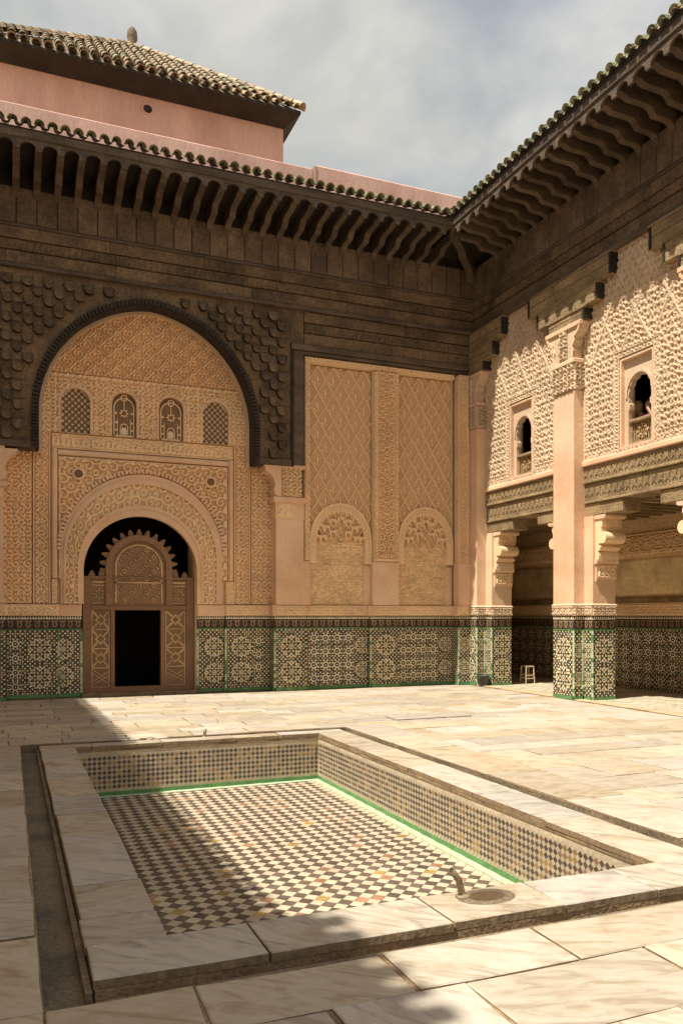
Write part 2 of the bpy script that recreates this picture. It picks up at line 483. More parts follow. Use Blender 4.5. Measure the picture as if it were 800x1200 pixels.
def hearts(u, v, a=0.40, b=0.36):
    """palmettes: nested heart-shaped straps over fine ground; 0..1"""
    dx, dy, _ = cells(u, v, a, b)
    x = dx / (0.5 * a); y = (dy + 0.06 * b) / (0.5 * b)
    q = np.sqrt(x * x + (y - 0.55 * np.sqrt(np.abs(x) + 0.01)) ** 2)
    r = np.maximum(sm(0.13 - np.abs(q - 0.80), 0, 0.06), sm(0.11 - np.abs(q - 0.42), 0, 0.06))
    r = np.maximum(r, sm(0.16 - np.sqrt(x * x + (y - 0.12) ** 2), 0, 0.06))
    return np.maximum(r, 0.42 * labyrinth(np.abs(x) * 0.5 * a, dy, 0.085, 1))
def scrolls(u, v, a, p):
    """tendrils wound into spirals, turning alternately left and right; 0..1"""
    dx, dy, k = cells(u, v, a, a)
    r = np.sqrt(dx * dx + dy * dy) + 1e-6
    sg = np.where(np.mod(k, 2) > 0.5, 1.0, -1.0)
    t = np.mod(r / p + sg * np.arctan2(dy, dx) / (2 * PI), 1.0)
    return sm(0.27 - np.abs(t - 0.5), -0.03, 0.05)
def lines(x, c, wdt):
    return np.clip(1 - np.abs(x - c) / wdt, 0, 1) ** 0.5
def kufic(u, v, v0, v1, s, k=1.0):
    """interlaced upright strokes of an inscription band, 0..1"""
    t = (v - v0) / (v1 - v0)
    i = np.floor(u / s)
    r = np.mod(np.sin(i * 12.9898 + k) * 43758.5453, 1.0)
    h = 0.35 + 0.55 * r
    up = (np.mod(u, s) < s * 0.5) & (t < h) & (t > 0.12)
    basel = (t > 0.12) & (t < 0.26)
    r2 = np.mod(np.sin(i * 78.233 + k) * 12543.123, 1.0)
    hook = (np.abs(t - h) < 0.08) & (r2 > 0.4)
    return (up | (basel & (r2 > 0.2)) | hook).astype(float)
def sebka(u, v, a, b):
    p = u / a + v / b; q = u / a - v / b
    fp = np.abs(np.mod(p, 1) - 0.5) * 2; fq = np.abs(np.mod(q, 1) - 0.5) * 2
    return fp, fq
def arc(cx, cz, r, a0, a1, n, rz=None):
    rz = r if rz is None else rz
    return [(cx + r * math.cos(a0 + (a1 - a0) * i / n), cz + rz * math.sin(a0 + (a1 - a0) * i / n)) for i in range(n + 1)]
def rect(a, b, c, d):
    return [(a, c), (b, c), (b, d), (a, d)]

# ------------------------------------------------------------------ zellij tile mosaics
def rosette(big):
    out = []
    def ring(r0, r1, n, m, off=0.0, fill=0.86):
        for k in range(n):
            a = 2 * PI * (k + off) / n; d = PI / n * fill
            out.append(([(r0 * math.cos(a - d), r0 * math.sin(a - d)), (r1 * math.cos(a - d), r1 * math.sin(a - d)),
                         (r1 * math.cos(a + d), r1 * math.sin(a + d)), (r0 * math.cos(a + d), r0 * math.sin(a + d))], m))
    def kite(r0, rm, r1, n, hw, m, off=0.0):
        for k in range(n):
            a = 2 * PI * (k + off) / n
            c, s = math.cos(a), math.sin(a)
            out.append(([(r0 * c, r0 * s), (rm * c - hw * s, rm * s + hw * c), (r1 * c, r1 * s), (rm * c + hw * s, rm * s - hw * c)], m))
    if big:
        kite(0.0, 0.012, 0.026, 8, 0.006, 'z_white', 0.5)
        ring(0.038, 0.056, 8, 'z_white', 0, 0.95)
        kite(0.060, 0.078, 0.104, 8, 0.017, 'z_black')
        kite(0.066, 0.098, 0.128, 8, 0.022, 'z_cream', 0.5)
        kite(0.110, 0.138, 0.172, 8, 0.026, 'z_cream')
        kite(0.132, 0.152, 0.176, 8, 0.018, 'z_black', 0.5)
        kite(0.150, 0.180, 0.214, 16, 0.021, 'z_white', 0.5)
        kite(0.182, 0.206, 0.240, 8, 0.024, 'z_cream')
        kite(0.186, 0.210, 0.236, 8, 0.020, 'z_white', 0.5)
    else:
        kite(0.0, 0.010, 0.020, 8, 0.005, 'z_white', 0.5)
        ring(0.030, 0.040, 8, 'z_black', 0, 0.8)
        ring(0.050, 0.074, 8, 'z_white', 0, 0.99)
        kite(0.078, 0.094, 0.112, 8, 0.014, 'z_black')
        kite(0.078, 0.100, 0.126, 8, 0.021, 'z_white', 0.5)
        kite(0.112, 0.122, 0.134, 8, 0.010, 'z_white')
    return out
ROS = {True: rosette(True), False: rosette(False)}

def zellij(F, u0, u1, v0, v1, parent, style, p=0.046, w=0.0, dull=False):
    """style: list of (big?, u, v, scale); the rest is filled with a small chequer of cut tile"""
    b = MB('z_grout')
    b.box(F, u0, u1, v0, v1, w - 0.05, w)
    style = [(bg_, u, v, s * (1.10 if bg_ else 1.0)) for bg_, u, v, s in style]
    ros = [(bg_, u, v, s, (0.245 if bg_ else 0.136) * s) for bg_, u, v, s in style]
    nu = int((u1 - u0) / p); nv = int((v1 - v0) / p)
    pu = (u1 - u0) / nu; pv = (v1 - v0) / nv
    for j in range(nv):
        for i in range(nu):
            cu = u0 + (i + 0.5) * pu; cv = v0 + (j + 0.5) * pv
            if any((cu - a) ** 2 + (cv - c) ** 2 < r * r for _, a, c, _, r in ros):
                continue
            q = random.random()
            if (i + j) % 2 == 0:
                m = 'z_white' if q < 0.74 else 'z_cream'
                h = 0.46
                pts = [(cu - h * pu, cv), (cu, cv - h * pv), (cu + h * pu, cv), (cu, cv + h * pv)]
            else:
                m = 'z_black' if q < 0.68 else ('z_green' if q < 0.78 else ('z_ochre' if q < 0.95 else 'z_terra'))
                h = 0.36
                pts = rect(cu - h * pu, cu + h * pu, cv - h * pv, cv + h * pv)
            b.poly([F(x, y, w + 0.0025) for x, y in pts], m)
    for bg_, u, v, s, r in ros:
        for pts, m in ROS[bg_]:
            if all(u0 < u + x * s < u1 and v0 < v + y * s < v1 for x, y in pts):
                b.poly([F(u + x * s, v + y * s, w + 0.003) for x, y in pts], m)
    return b.build('tile_mosaic', parent, kind='stuff')

def green_strip(F, u, v0, v1, parent, w=0.0, wd=0.045):
    b = MB('z_lgreen', 'z_green')
    n = int((v1 - v0) / 0.075)
    for i in range(n):
        a = v0 + (v1 - v0) * i / n
        b.box(F, u - wd / 2, u + wd / 2, a + 0.002, a + (v1 - v0) / n - 0.003, w - 0.01, w + 0.014, 0 if random.random() < 0.75 else 1, 0.004)
    return b.build('green_edge_tiles', parent, kind='stuff')

def dado_trim(F, u0, u1, zt, parent, w=0.0, zb=None):
    """green line, dark sgraffito frieze and black-and-white merlons; zt = top of tile mosaic"""
    b = MB('z_green', 'frieze', 'frieze_hi', 'z_white', 'z_black')
    b.box(F, u0, u1, zt, zt + 0.022, w - 0.05, w + 0.010, 0)
    z0, z1 = zt + 0.022, zt + 0.225
    b.box(F, u0, u1, z0, z1, w - 0.05, w + 0.002, 1)
    L_ = u1 - u0; n = max(1, int(round(L_ / 0.17))); s = L_ / n
    for i in range(n):
        c = u0 + (i + 0.5) * s; zc = (z0 + z1) / 2
        for sg in (-1, 1):
            pts = [(0.0, -0.075), (0.03, -0.06), (0.055, -0.01), (0.03, 0.035), (0.07, 0.055), (0.045, 0.08), (0.0, 0.05), (0.028, 0.0)]
            b.poly([F(c + sg * x * s / 0.17, zc + y, w + 0.006) for x, y in pts], 2)
    b.box(F, u0, u1, z1, z1 + 0.012, w - 0.05, w + 0.006, 3)
    b.box(F, u0, u1, z1 + 0.012, z1 + 0.058, w - 0.05, w + 0.003, 4)
    n = max(1, int(round(L_ / 0.052))); s = L_ / n
    for i in range(n):
        c = u0 + (i + 0.5) * s
        b.poly([F(c - 0.3 * s, z1 + 0.013, w + 0.007), F(c + 0.3 * s, z1 + 0.013, w + 0.007), F(c + 0.2 * s, z1 + 0.05, w + 0.007), F(c - 0.2 * s, z1 + 0.05, w + 0.007)], 3)
    return b.build('merlon_frieze', parent, kind='stuff')
ZT = 1.385            # top of the mosaic
ZB = ZT + 0.285       # top of the merlon line = foot of the carved band
ZC = 1.92             # top of the carved band

def carved_band(F, u0, u1, z0, z1, parent, w=0.02, s=0.15, matn='stucco'):
    h = z1 - z0
    return hfield('carved_band', F, u0, u1, z0, z1,
                  lambda u, v: w - 0.02 + 0.03 * vermi(u, v, s * 1.15) * (np.abs(v - (z0 + z1) / 2) < h * 0.36) + 0.012 * (lines(v, z0 + h * 0.08, 0.02) + lines(v, z1 - h * 0.08, 0.02)),
                  matn, parent, 0.016, edge=0.04)

# ================================================================== GROUND
PX0, PX1, PY0, PY1 = 0.775, 4.12, 4.345, 10.96      # pool, inside
CX0, CX1, CY0, CY1 = 0.36, 4.55, 3.915, 11.20       # coping, outside
GX0, GX1, GY0, GY1 = 0.14, 4.72, 3.70, 11.40        # gutter, outside
b = MB('mortar')
E_ = 400
for (a, c, d, e) in ((-E_, GX0, -E_, E_), (GX1, E_, -E_, E_), (GX0, GX1, -E_, GY0), (GX0, GX1, GY1, E_)):
    b.poly([(a, d, -0.014), (c, d, -0.014), (c, e, -0.014), (a, e, -0.014)])
gr = b.build('ground'); tag(gr, 'sandy mortar bed under the courtyard paving', None, kind='structure')

b = MB('gutter')
b.box(FZ, GX0, CX0, GY0, GY1, -0.16, -0.115)
b.box(FZ, CX1, GX1, GY0, GY1, -0.16, -0.075)
b.box(FZ, CX0, CX1, GY0, CY0, -0.2, -0.125)
b.box(FZ, CX0, CX1, GY0, GY0 + 0.075, -0.12, -0.03)
b.box(FZ, CX0, CX1, CY1, GY1, -0.16, -0.05)
for (a, c, d, e) in ((GX0 - 0.02, GX0, GY0 - 0.02, GY1 + 0.02), (GX1, GX1 + 0.02, GY0 - 0.02, GY1 + 0.02), (GX0, GX1, GY0 - 0.02, GY0), (GX0, GX1, GY1, GY1 + 0.02)):
    b.box(FZ, a, c, d, e, -0.16, -0.016)
# raised inner lip of the long channel
b.box(FZ, CX0 - 0.035, CX0 - 0.003, CY0, CY1, -0.12, -0.05)
g = b.build('gutter_channel'); tag(g, 'narrow cement gutter running round the marble pool rim', None, kind='structure')

floor = thing('courtyard_floor', 'worn cream marble paving of the courtyard', None, (5, 8, 0), kind='structure')
def slab(x0, x1, y0, y1, parent, name='marble_slab', z=0.0, th=0.05, mats=('marble', 'stone_edge'), gap=0.008, jit=0.010, chip=True, crack=0.18):
    """one paving stone with chipped, uneven edges; now and then cracked across into two pieces"""
    c = [[x0 + gap, y0 + gap], [x1 - gap, y0 + gap], [x1 - gap, y1 - gap], [x0 + gap, y1 - gap]]
    for q in c:
        q[0] += random.uniform(-jit, jit); q[1] += random.uniform(-jit, jit)
    polys = [c]
    if random.random() < crack and (x1 - x0) > 0.3 and (y1 - y0) > 0.25:
        L_ = lambda p, q, t: [p[0] + (q[0] - p[0]) * t, p[1] + (q[1] - p[1]) * t]
        if (x1 - x0) > (y1 - y0): A, B, C, D = c
        else: B, C, D, A = c
        t0, t1 = random.uniform(0.25, 0.75), random.uniform(0.2, 0.8)
        p, q = L_(A, B, t0), L_(D, C, t1)
        mids = [[L_(p, q, t)[0] + random.uniform(-0.03, 0.03), L_(p, q, t)[1] + random.uniform(-0.03, 0.03)] for t in (0.33, 0.66)]
        path = [p] + mids + [q]
        g2 = 0.0035
        ax = (B[0] - A[0], B[1] - A[1]); n_ = math.hypot(*ax); ax = (ax[0] / n_ * g2, ax[1] / n_ * g2)
        polys = [[A] + [[m[0] - ax[0], m[1] - ax[1]] for m in path] + [D], [[m[0] + ax[0], m[1] + ax[1]] for m in path] + [B, C][::1]]
        polys[1] = [[m[0] + ax[0], m[1] + ax[1]] for m in path[::-1]] + [B, C]
    for c in polys:
        ring = []
        for i in range(len(c)):
            p, q = c[i], c[(i + 1) % len(c)]
            L_ = max(1e-4, math.hypot(q[0] - p[0], q[1] - p[1]))
            n = max(1, int(L_ / 0.24))
            nx, ny = (q[1] - p[1]) / L_, -(q[0] - p[0]) / L_
            for k in range(n):
                t = k / n
                o_ = random.uniform(-0.007, 0.001) if (k and chip) else 0
                if chip and k == 0 and len(c) == 4 and random.random() < 0.25:
                    o_ = random.uniform(-0.016, 0)
                ring.append((p[0] + (q[0] - p[0]) * t + nx * o_, p[1] + (q[1] - p[1]) * t + ny * o_))
        n = len(ring)
        mx_ = sum(p[0] for p in ring) / n; my_ = sum(p[1] for p in ring) / n
        dz = random.uniform(-0.003, 0.003); tx = random.uniform(-0.003, 0.003); ty = random.uniform(-0.003, 0.003)
        def zz(p): return dz + tx * (p[0] - mx_) + ty * (p[1] - my_)
        ins = []
        for p in ring:
            d = max(0.02, math.hypot(p[0] - mx_, p[1] - my_))
            ins.append((p[0] + (mx_ - p[0]) / d * 0.009, p[1] + (my_ - p[1]) / d * 0.009))
        m = MB(*mats)
        P = [(p[0] - mx_, p[1] - my_, zz(p) - th) for p in ring] + [(p[0] - mx_, p[1] - my_, zz(p) - 0.006) for p in ring] + [(p[0] - mx_, p[1] - my_, zz(p)) for p in ins]
        m.faces(P, [(i, (i + 1) % n, n + (i + 1) % n, n + i) for i in range(n)], 1)
        m.faces(P, [(n + i, n + (i + 1) % n, 2 * n + (i + 1) % n, 2 * n + i) for i in range(n)] + [tuple(range(2 * n, 3 * n))], 0)
        put(name, m.mesh(name), parent, (mx_, my_, z))
def rows_x(x0, x1, y0, y1, hmin, hmax, lmin, lmax):
    y = y0
    while y < y1 - 0.02:
        h = random.uniform(hmin, hmax)
        if y1 - (y + h) < hmin * 0.7: h = y1 - y
        x = x0 - random.uniform(0, lmax * 0.6)
        while x < x1:
            l = random.uniform(lmin, lmax)
            if x1 - (x + l) < lmin * 0.6: l = x1 - x
            a = max(x, x0)
            if x + l - a > 0.12:
                slab(a, min(x + l, x1), y, min(y + h, y1), floor)
            x += l
        y += h
def rows_y(x0, x1, y0, y1, wmin, wmax, lmin, lmax):
    x = x0
    while x < x1 - 0.02:
        w_ = random.uniform(wmin, wmax)
        if x1 - (x + w_) < wmin * 0.7: w_ = x1 - x
        y = y0 - random.uniform(0, lmax * 0.6)
        while y < y1:
            l = random.uniform(lmin, lmax)
            if y1 - (y + l) < lmin * 0.6: l = y1 - y
            a = max(y, y0)
            if y + l - a > 0.12:
                slab(x, min(x + w_, x1), a, min(y + l, y1), floor)
            y += l
        x += w_
XR = 10.62            # plane of the arcade wall (faces -X)
YW = 17.30            # plane of the end wall's pilasters (face -Y)
# the single column of slabs left of the pool, three rows in front, strips right, courses behind
for i, (ya, yb) in enumerate(((2.2, 2.95), (2.95, 3.7), (3.7, 4.6), (4.6, 5.25), (5.25, 6.15), (6.15, 6.75), (6.75, 7.75), (7.75, 8.5), (8.5, 9.4), (9.4, 10.2), (10.2, 11.4))):
    slab(-0.62 - 0.1 * (i % 3), GX0, ya, yb, floor)
    slab(-1.9, -0.62 - 0.1 * (i % 3), ya - 0.2, yb - 0.2, floor)
fr = [(2.93, 3.70), (2.25, 2.93)]
x = GX0
for (a, c) in ((GX0, 0.78), (0.78, 1.72), (1.72, 2.62), (2.62, 3.72), (3.72, 4.9), (4.9, 6.0)):
    slab(a, c, 3.27, 3.70, floor)
for (a, c) in ((GX0, 0.52), (0.52, 1.28), (1.28, 1.95), (1.95, 3.0), (3.0, 3.9), (3.9, 5.2)):
    slab(a, c, 2.72, 3.27, floor)
for (a, c) in ((GX0, 1.0), (1.0, 1.9), (1.9, 2.7), (2.7, 4.0)):
    slab(a, c, 2.1, 2.72, floor)
rows_y(GX1, GX1 + 0.68, 3.70, 11.5, 0.68, 0.68, 1.0, 1.9)
rows_x(GX1 + 0.68, 10.35, 4.6, 11.5, 0.42, 0.72, 0.7, 1.6)
rows_x(-1.9, 10.35, 11.42, 17.26, 0.28, 0.52, 0.55, 1.25)
# threshold edge of the gallery: worn kerb stones along the arcade
yk = 4.6
while yk < 16.4:
    l = random.uniform(0.9, 1.5)
    slab(10.35, 10.62, yk, yk + l, floor, 'kerb_stone', 0.02, 0.07, ('kerb', 'stone_edge'))
    yk += l
# a cover stone lying a little proud of the paving right of the pool, and broken bits in the far gutter
hc_ = thing('cover_stone', 'thin rectangular cover stone laid on the paving beyond the pool corner', 'stone', (6.4, 12.0, 0.0))
slab(5.78, 7.15, 11.75, 12.25, hc_, 'stone_plate', 0.020, 0.018, ('marble', 'stone_edge'), 0.0, 0.02, True, 0.0)
for q, (fx, fy, fl, fw, fa) in enumerate(((1.55, 11.33, 0.30, 0.13, 0.1), (1.95, 11.36, 0.24, 0.11, -0.25), (1.78, 11.30, 0.10, 0.07, 0.6))):
    b = MB('marble', 'stone_edge')
    rg = [(fl * 0.5 * math.cos(t) * random.uniform(0.8, 1.1), fw * 0.5 * math.sin(t) * random.uniform(0.8, 1.1)) for t in np.linspace(0, 2 * PI, 8)[:-1]]
    b.prism(FZ, rg, -0.055, -0.012, 0)
    o_ = put('stone_fragment', b.mesh('stone_fragment'), None, (fx, fy, 0.012), (random.uniform(-0.08, 0.08), random.uniform(-0.08, 0.08), fa))
    tag(o_, ('long broken stone fragment, leftmost in the far gutter of the pool', 'broken stone fragment, rightmost in the far gutter of the pool', 'smallest broken stone fragment, between two others in the far gutter')[q], 'stone', 'broken stones in the far gutter', 'thing')
# ================================================================== GALLERY FLOOR
gf = thing('gallery_floor', 'small grey brick tiles paving the shaded arcade gallery', None, (12, 12, 0), kind='structure')
b = MB('g_floor', 'mortar')
b.box(FZ, 10.62, 13.3, 4.0, 20.4, -0.02, 0.008, 1)
yy = 4.6; j = 0
while yy < 20.2:
    xx = 10.63 - (j % 2) * 0.11
    while xx < 13.2:
        x0_, x1_ = max(xx, 10.63), min(xx + 0.22, 13.2)
        if x1_ - x0_ > 0.03:
            b.box(FZ, x0_ + 0.006, x1_ - 0.006, yy + 0.006, yy + 0.104, 0.008, 0.018 + random.uniform(-0.002, 0.002), 0)
        xx += 0.22
    yy += 0.11; j += 1
b.build('floor_brick', gf, kind='stuff')

# ================================================================== POOL
pool = thing('sunken_pool', 'sunken rectangular pool lined with chequered mosaic and rimmed with marble', 'pool', (2.45, 7.6, -0.7))
PZ = -0.665
b = MB('p_grout')
b.box(FZ, PX0 - 0.3, PX1 + 0.3, PY0 - 0.3, PY1 + 0.3, PZ - 0.1, PZ - 0.004)
b.build('pool_bed', pool)
b = MB('mortar')
for (a, c, d, e) in ((CX0 + 0.01, PX0 - 0.012, CY0 + 0.01, CY1 - 0.01), (PX1 + 0.012, CX1 - 0.01, CY0 + 0.01, CY1 - 0.01), (PX0 - 0.012, PX1 + 0.012, CY0 + 0.01, PY0 - 0.012), (PX0 - 0.012, PX1 + 0.012, PY1 + 0.012, CY1 - 0.01)):
    b.box(FZ, a, c, d, e, PZ - 0.05, -0.052)
b.build('pool_wall_core', pool)
def cope(x0, x1, y0, y1):
    slab(x0, x1, y0, y1, pool, 'coping_stone', 0.0, 0.05, ('coping', 'stone_edge'), 0.005, 0.006)
OV = 0.012
ys = [CY0 + 0.43, 4.75, 5.35, 6.55, 7.3, 8.05, 8.9, 9.55, 10.15, CY1 - 0.24]
for a, c in zip(ys[:-1], ys[1:]): cope(CX0, PX0 + OV, a, c)
ys = [CY0 + 0.43, 5.6, 6.75, 8.1, 9.3, CY1 - 0.24]
for a, c in zip(ys[:-1], ys[1:]): cope(PX1 - OV, CX1, a, c)
xs = [CX0, 1.22, 2.28, 3.02, 3.72, CX1]
for a, c in zip(xs[:-1], xs[1:]): cope(a, c, CY0, CY0 + 0.43 + OV)
xs = [CX0, 1.0, 1.9, 2.9, 3.55, CX1]
for a, c in zip(xs[:-1], xs[1:]): cope(a, c, CY1 - 0.24 - OV, CY1)
# wall mosaic: diamonds with a green course at the foot
def pool_wall(F, u0, u1):
    b = MB('p_grout', 'p_white', 'p_dark', 'p_ochre', 'p_terra', 'z_green', 'z_lgreen')
    top, bot = -0.085, PZ + 0.055
    b.box(F, u0, u1, PZ, -0.053, -0.02, 0.0, 0)
    D = 0.0625
    nj = int((top - bot) / (D / 2)); ni = int((u1 - u0) / (D / 2))
    for j in range(1, nj):
        for i in range(1, ni):
            if (i + j) % 2: continue
            cu, cv = u0 + i * D / 2, bot + j * D / 2
            q = random.random()
            m = 1 if j % 2 else (2 if q < 0.74 else (3 if q < 0.90 else 4))
            h = D / 2 * (0.93 if m == 1 else 0.97)
            b.poly([F(cu - h, cv, 0.003), F(cu, cv - h, 0.003), F(cu + h, cv, 0.003), F(cu, cv + h, 0.003)], m)
    b.box(F, u0, u1, top + 0.004, -0.054, 0, 0.006, 'stone_edge')
    b.box(F, u0, u1, PZ, bot, 0, 0.008, 5)
    return b.build('diamond_tile_mosaic', pool, kind='stuff')
pool_wall(FB(PY1), PX0, PX1)
pool_wall(FR(PX1), PY0, PY1)
pool_wall(lambda u, v, w: (u, PY0 + w, v), PX0, PX1)
pool_wall(lambda u, v, w: (PX0 + w, u, v), PY0, PY1)
# pale green border course on the floor
bm_ = MB('z_lgreen'); bm_.box(FZ, -0.15, 0.15, -0.045, 0.045, 0, 0.008, 0, 0.003)
bme = bm_.mesh('border_tile')
n = 11
for i in range(n):
    for yv in (PY1 - 0.055, PY0 + 0.055):
        put('border_tile', bme, pool, (PX0 + 0.10 + (i + 0.5) * (PX1 - PX0 - 0.2) / n, yv, PZ))
n = 22
for i in range(n):
    for xv in (PX1 - 0.055, PX0 + 0.055):
        put('border_tile', bme, pool, (xv, PY0 + (i + 0.5) * (PY1 - PY0) / n, PZ), (0, 0, PI / 2))
# the floor: squares set on the diagonal
D = 0.146
fx0, fx1, fy0, fy1 = PX0 + 0.105, PX1 - 0.105, PY0 + 0.145, PY1 - 0.105
def diamond_mesh(m):
    h = D / 2 * 0.965; t = 0.003
    q = MB(m)
    P = [(-h, 0, -0.004), (0, -h, -0.004), (h, 0, -0.004), (0, h, -0.004), (-h, 0, t), (0, -h, t), (h, 0, t), (0, h, t)]
    q.faces(P, [(4, 5, 6, 7), (0, 1, 5, 4), (1, 2, 6, 5), (2, 3, 7, 6), (3, 0, 4, 7)])
    return q.mesh('floor_tile')
dm = {k: diamond_mesh(k) for k in ('p_white', 'p_dark', 'p_terra', 'p_ochre')}
tiles = []
for i in range(0, int((fx1 - fx0) / (D / 2)) + 1):
    for j in range(0, int((fy1 - fy0) / (D / 2)) + 1):
        if (i + j) % 2: continue
        cx, cy = fx0 + i * D / 2, fy0 + j * D / 2
        q = random.random()
        m = 'p_white' if j % 2 == 0 else ('p_dark' if q < 0.90 else ('p_terra' if q < 0.975 else 'p_ochre'))
        tiles.append((cx, cy, m))
tiles.sort(key=lambda t: (0 if t[1] > 6.05 else 1, t[1]))
rest = MB('p_white', 'p_dark', 'p_terra', 'p_ochre')
for k, (cx, cy, m) in enumerate(tiles):
    if k < 300:
        put('floor_tile', dm[m], pool, (cx, cy, PZ + random.uniform(-0.001, 0.001)), (random.uniform(-0.006, 0.006), random.uniform(-0.006, 0.006), random.uniform(-0.03, 0.03)))
    else:
        h = D / 2 * 0.965; z = PZ + 0.003 + random.uniform(-0.001, 0.001)
        rest.poly([(cx - h, cy, z), (cx, cy - h, z), (cx + h, cy, z), (cx, cy + h, z)], m)
rest.build('floor_mosaic', pool, kind='stuff')
# patched outlet beside the near pipe
b = MB('gutter', 'wet')
b.lathe((2.66, 4.20, 0.0005), [(0.15, 0.0), (0.15, 0.004), (0.085, 0.007), (0.07, 0.004)], 24, 0, 1.25, 0.85)
b.lathe((2.66, 4.20, 0.0), [(0.098, 0.0078), (0.05, 0.0080), (0.0, 0.0079)], 24, 1, 1.2, 0.82)
b.build('outlet_patch', pool)

# pipes
def bent_pipe(base, tip, r, label):
    t = thing('water_pipe', label, 'pipe', base, group='pipe stubs on the pool rim')
    bx_, by_, bz_ = base
    b = MB('metal')
    mid = (bx_ + (tip[0] - bx_) * 0.35, by_ + (tip[1] - by_) * 0.35, bz_ + (tip[2] - bz_) * 0.62)
    b.tube([base, ((bx_ * 2 + mid[0]) / 3, (by_ * 2 + mid[1]) / 3, bz_ + (mid[2] - bz_) * 0.45), mid, (tip[0], tip[1], tip[2])], [r * 1.1, r, r, r * 0.95], 10)
    b.build('spout', t, smooth=True)
    b = MB('metal')
    b.lathe(base, [(r * 2.1, 0.0), (r * 2.1, 0.012), (r * 1.5, 0.02), (r * 1.05, 0.024)], 14)
    b.build('flange', t)
    b = MB('dark')
    d = (Vector(tip) - Vector(mid)).normalized()
    b.tube([Vector(tip) - d * 0.003, Vector(tip) + d * 0.0015], r * 0.72, 10)
    b.build('bore_disc', t)  # dark disc on the tip; shade inside the pipe as colour
bent_pipe((2.52, 4.245, 0.0), (2.43, 4.22, 0.185), 0.021, 'bent brass water pipe leaning beside the dark outlet on the near pool rim')
bent_pipe((2.53, 11.26, -0.03), (2.55, 11.26, 0.10), 0.022, 'short upright pipe stub at the far edge of the pool')

# ================================================================== END WALL (faces the camera)
YR = 17.70           # recessed plane round the door
YP = 17.42           # plane of the two tall blind panels
wall = thing('end_wall', 'carved ochre stucco end wall with arched doorway and tiled foot', 'wall', (4.0, 17.7, 0))
b = MB('stucco')
b.box(FZ, -5.6, 1.40, YR + 0.06, 18.6, 0, 10.9)
b.box(FZ, 3.80, 11.10, YR + 0.06, 18.6, 0, 10.9)
b.box(FZ, 11.10, 13.2, YR + 0.06, 18.6, 4.25, 10.9)
b.box(FZ, 1.40, 3.80, YR + 0.06, 18.6, 3.90, 10.9)
b.box(FZ, -5.6, 10.8, YW + 0.12, YR + 0.058, 8.2, 10.9)
b.box(FZ, 5.56, 10.62, YP + 0.10, YR + 0.058, 0, 8.2)
b.box(FZ, -5.6, -0.16, YW + 0.10, YR + 0.058, 0, 8.2)
b.build('wall_core', wall)
FRc = FB(YR)
# --- stucco between door arch and the great arch
AX, AZ = 2.62, 2.62          # centre of the door arch, inner
RI = 1.185
OX, OZ, RO = 2.68, 3.03, 1.73
def in_door(u, v):
    return ((u - AX) ** 2 + (v - AZ) ** 2 < (RI + 0.05) ** 2) | ((np.abs(u - AX) < RI + 0.05) & (v < AZ))
def in_outer(u, v):
    return ((u - OX) ** 2 + (v - OZ) ** 2 < (RO - 0.05) ** 2) | ((np.abs(u - OX) < RO - 0.05) & (v < OZ))
hfield('spandrel_panel', FRc, 0.93, 4.50, 2.45, 4.98, lambda u, v: 0.004 + 0.065 * curl(u - 2.68, v, 0.50), 'stucco', wall, 0.0155, lambda u, v: in_outer(u, v))
# roundels in the spandrels
for u, v in ((1.33, 4.62), (4.10, 4.62)):
    b = MB('plaster', 'screen_back')
    A = arc(u, v, 0.13, 0, 2 * PI, 20); B_ = arc(u, v, 0.085, 0, 2 * PI, 20)
    b.band(FRc, A, B_, 0, 0.11, 0, 0.09)
    b.prism(FRc, arc(u, v, 0.086, 0, 2 * PI, 16)[:-1], 0.0, 0.072, 1)
    b.build('roundel', wall)
# archivolt: nested bands from the inner to the outer arch
def archline(t, n=44):
    cx, cz, r = AX + (OX - AX) * t, AZ + (OZ - AZ) * t, RI + (RO - RI) * t
    zf = 1.93
    return [(cx + r, zf)] + arc(cx, cz, r, 0, PI, n) + [(cx - r, zf)]
def archline2(t, n=44):
    p = archline(t, n)
    return p
b = MB('plaster'); b.band(FRc, archline(0.0), archline(0.16), -0.10, 0.055); b.build('arch_reveal', wall)
b = MB('plaster'); b.band(FRc, archline(0.16), archline(0.24), -0.10, 0.085, 0, 0.075); b.build('arch_moulding', wall)
b = MB('plaster'); b.band(FRc, archline(0.70), archline(0.82), -0.10, 0.085, 0, 0.09); b.build('arch_moulding', wall)
b = MB('plaster'); b.band(FRc, archline(0.82), archline(0.93), -0.10, 0.06); b.build('arch_moulding', wall)
# carved soffit band between the mouldings: a strip grid in (t, angle)
def arch_carve(t0, t1, name):
    ns, nt = 380, 30
    P = []; 
    for a in range(ns + 1):
        for k in range(nt + 1):
            t = t0 + (t1 - t0) * k / nt
            cx, cz, r = AX + (OX - AX) * t, AZ + (OZ - AZ) * t, RI + (RO - RI) * t
            s = a / ns
            tot = PI * r + 2 * (cz - 1.93); q = s * tot
            if q < cz - 1.93: x_, z_ = cx + r, 1.93 + q
            elif q > tot - (cz - 1.93): x_, z_ = cx - r, 1.93 + (tot - q)
            else:
                an = (q - (cz - 1.93)) / r; x_, z_ = cx + r * math.cos(an), cz + r * math.sin(an)
            h = 0.02 + 0.06 * float(curl(np.array((s - 0.5) * 6.2), np.array(k / nt * 0.36 + 0.1), 0.5))
            P.append(FRc(x_, z_, h))
    fs = [(a * (nt + 1) + k, a * (nt + 1) + k + 1, (a + 1) * (nt + 1) + k + 1, (a + 1) * (nt + 1) + k) for a in range(ns) for k in range(nt)]
    m = MB('stucco'); m.faces(P, fs); return m.build(name, wall, smooth=True)
arch_carve(0.24, 0.70, 'carved_archivolt')
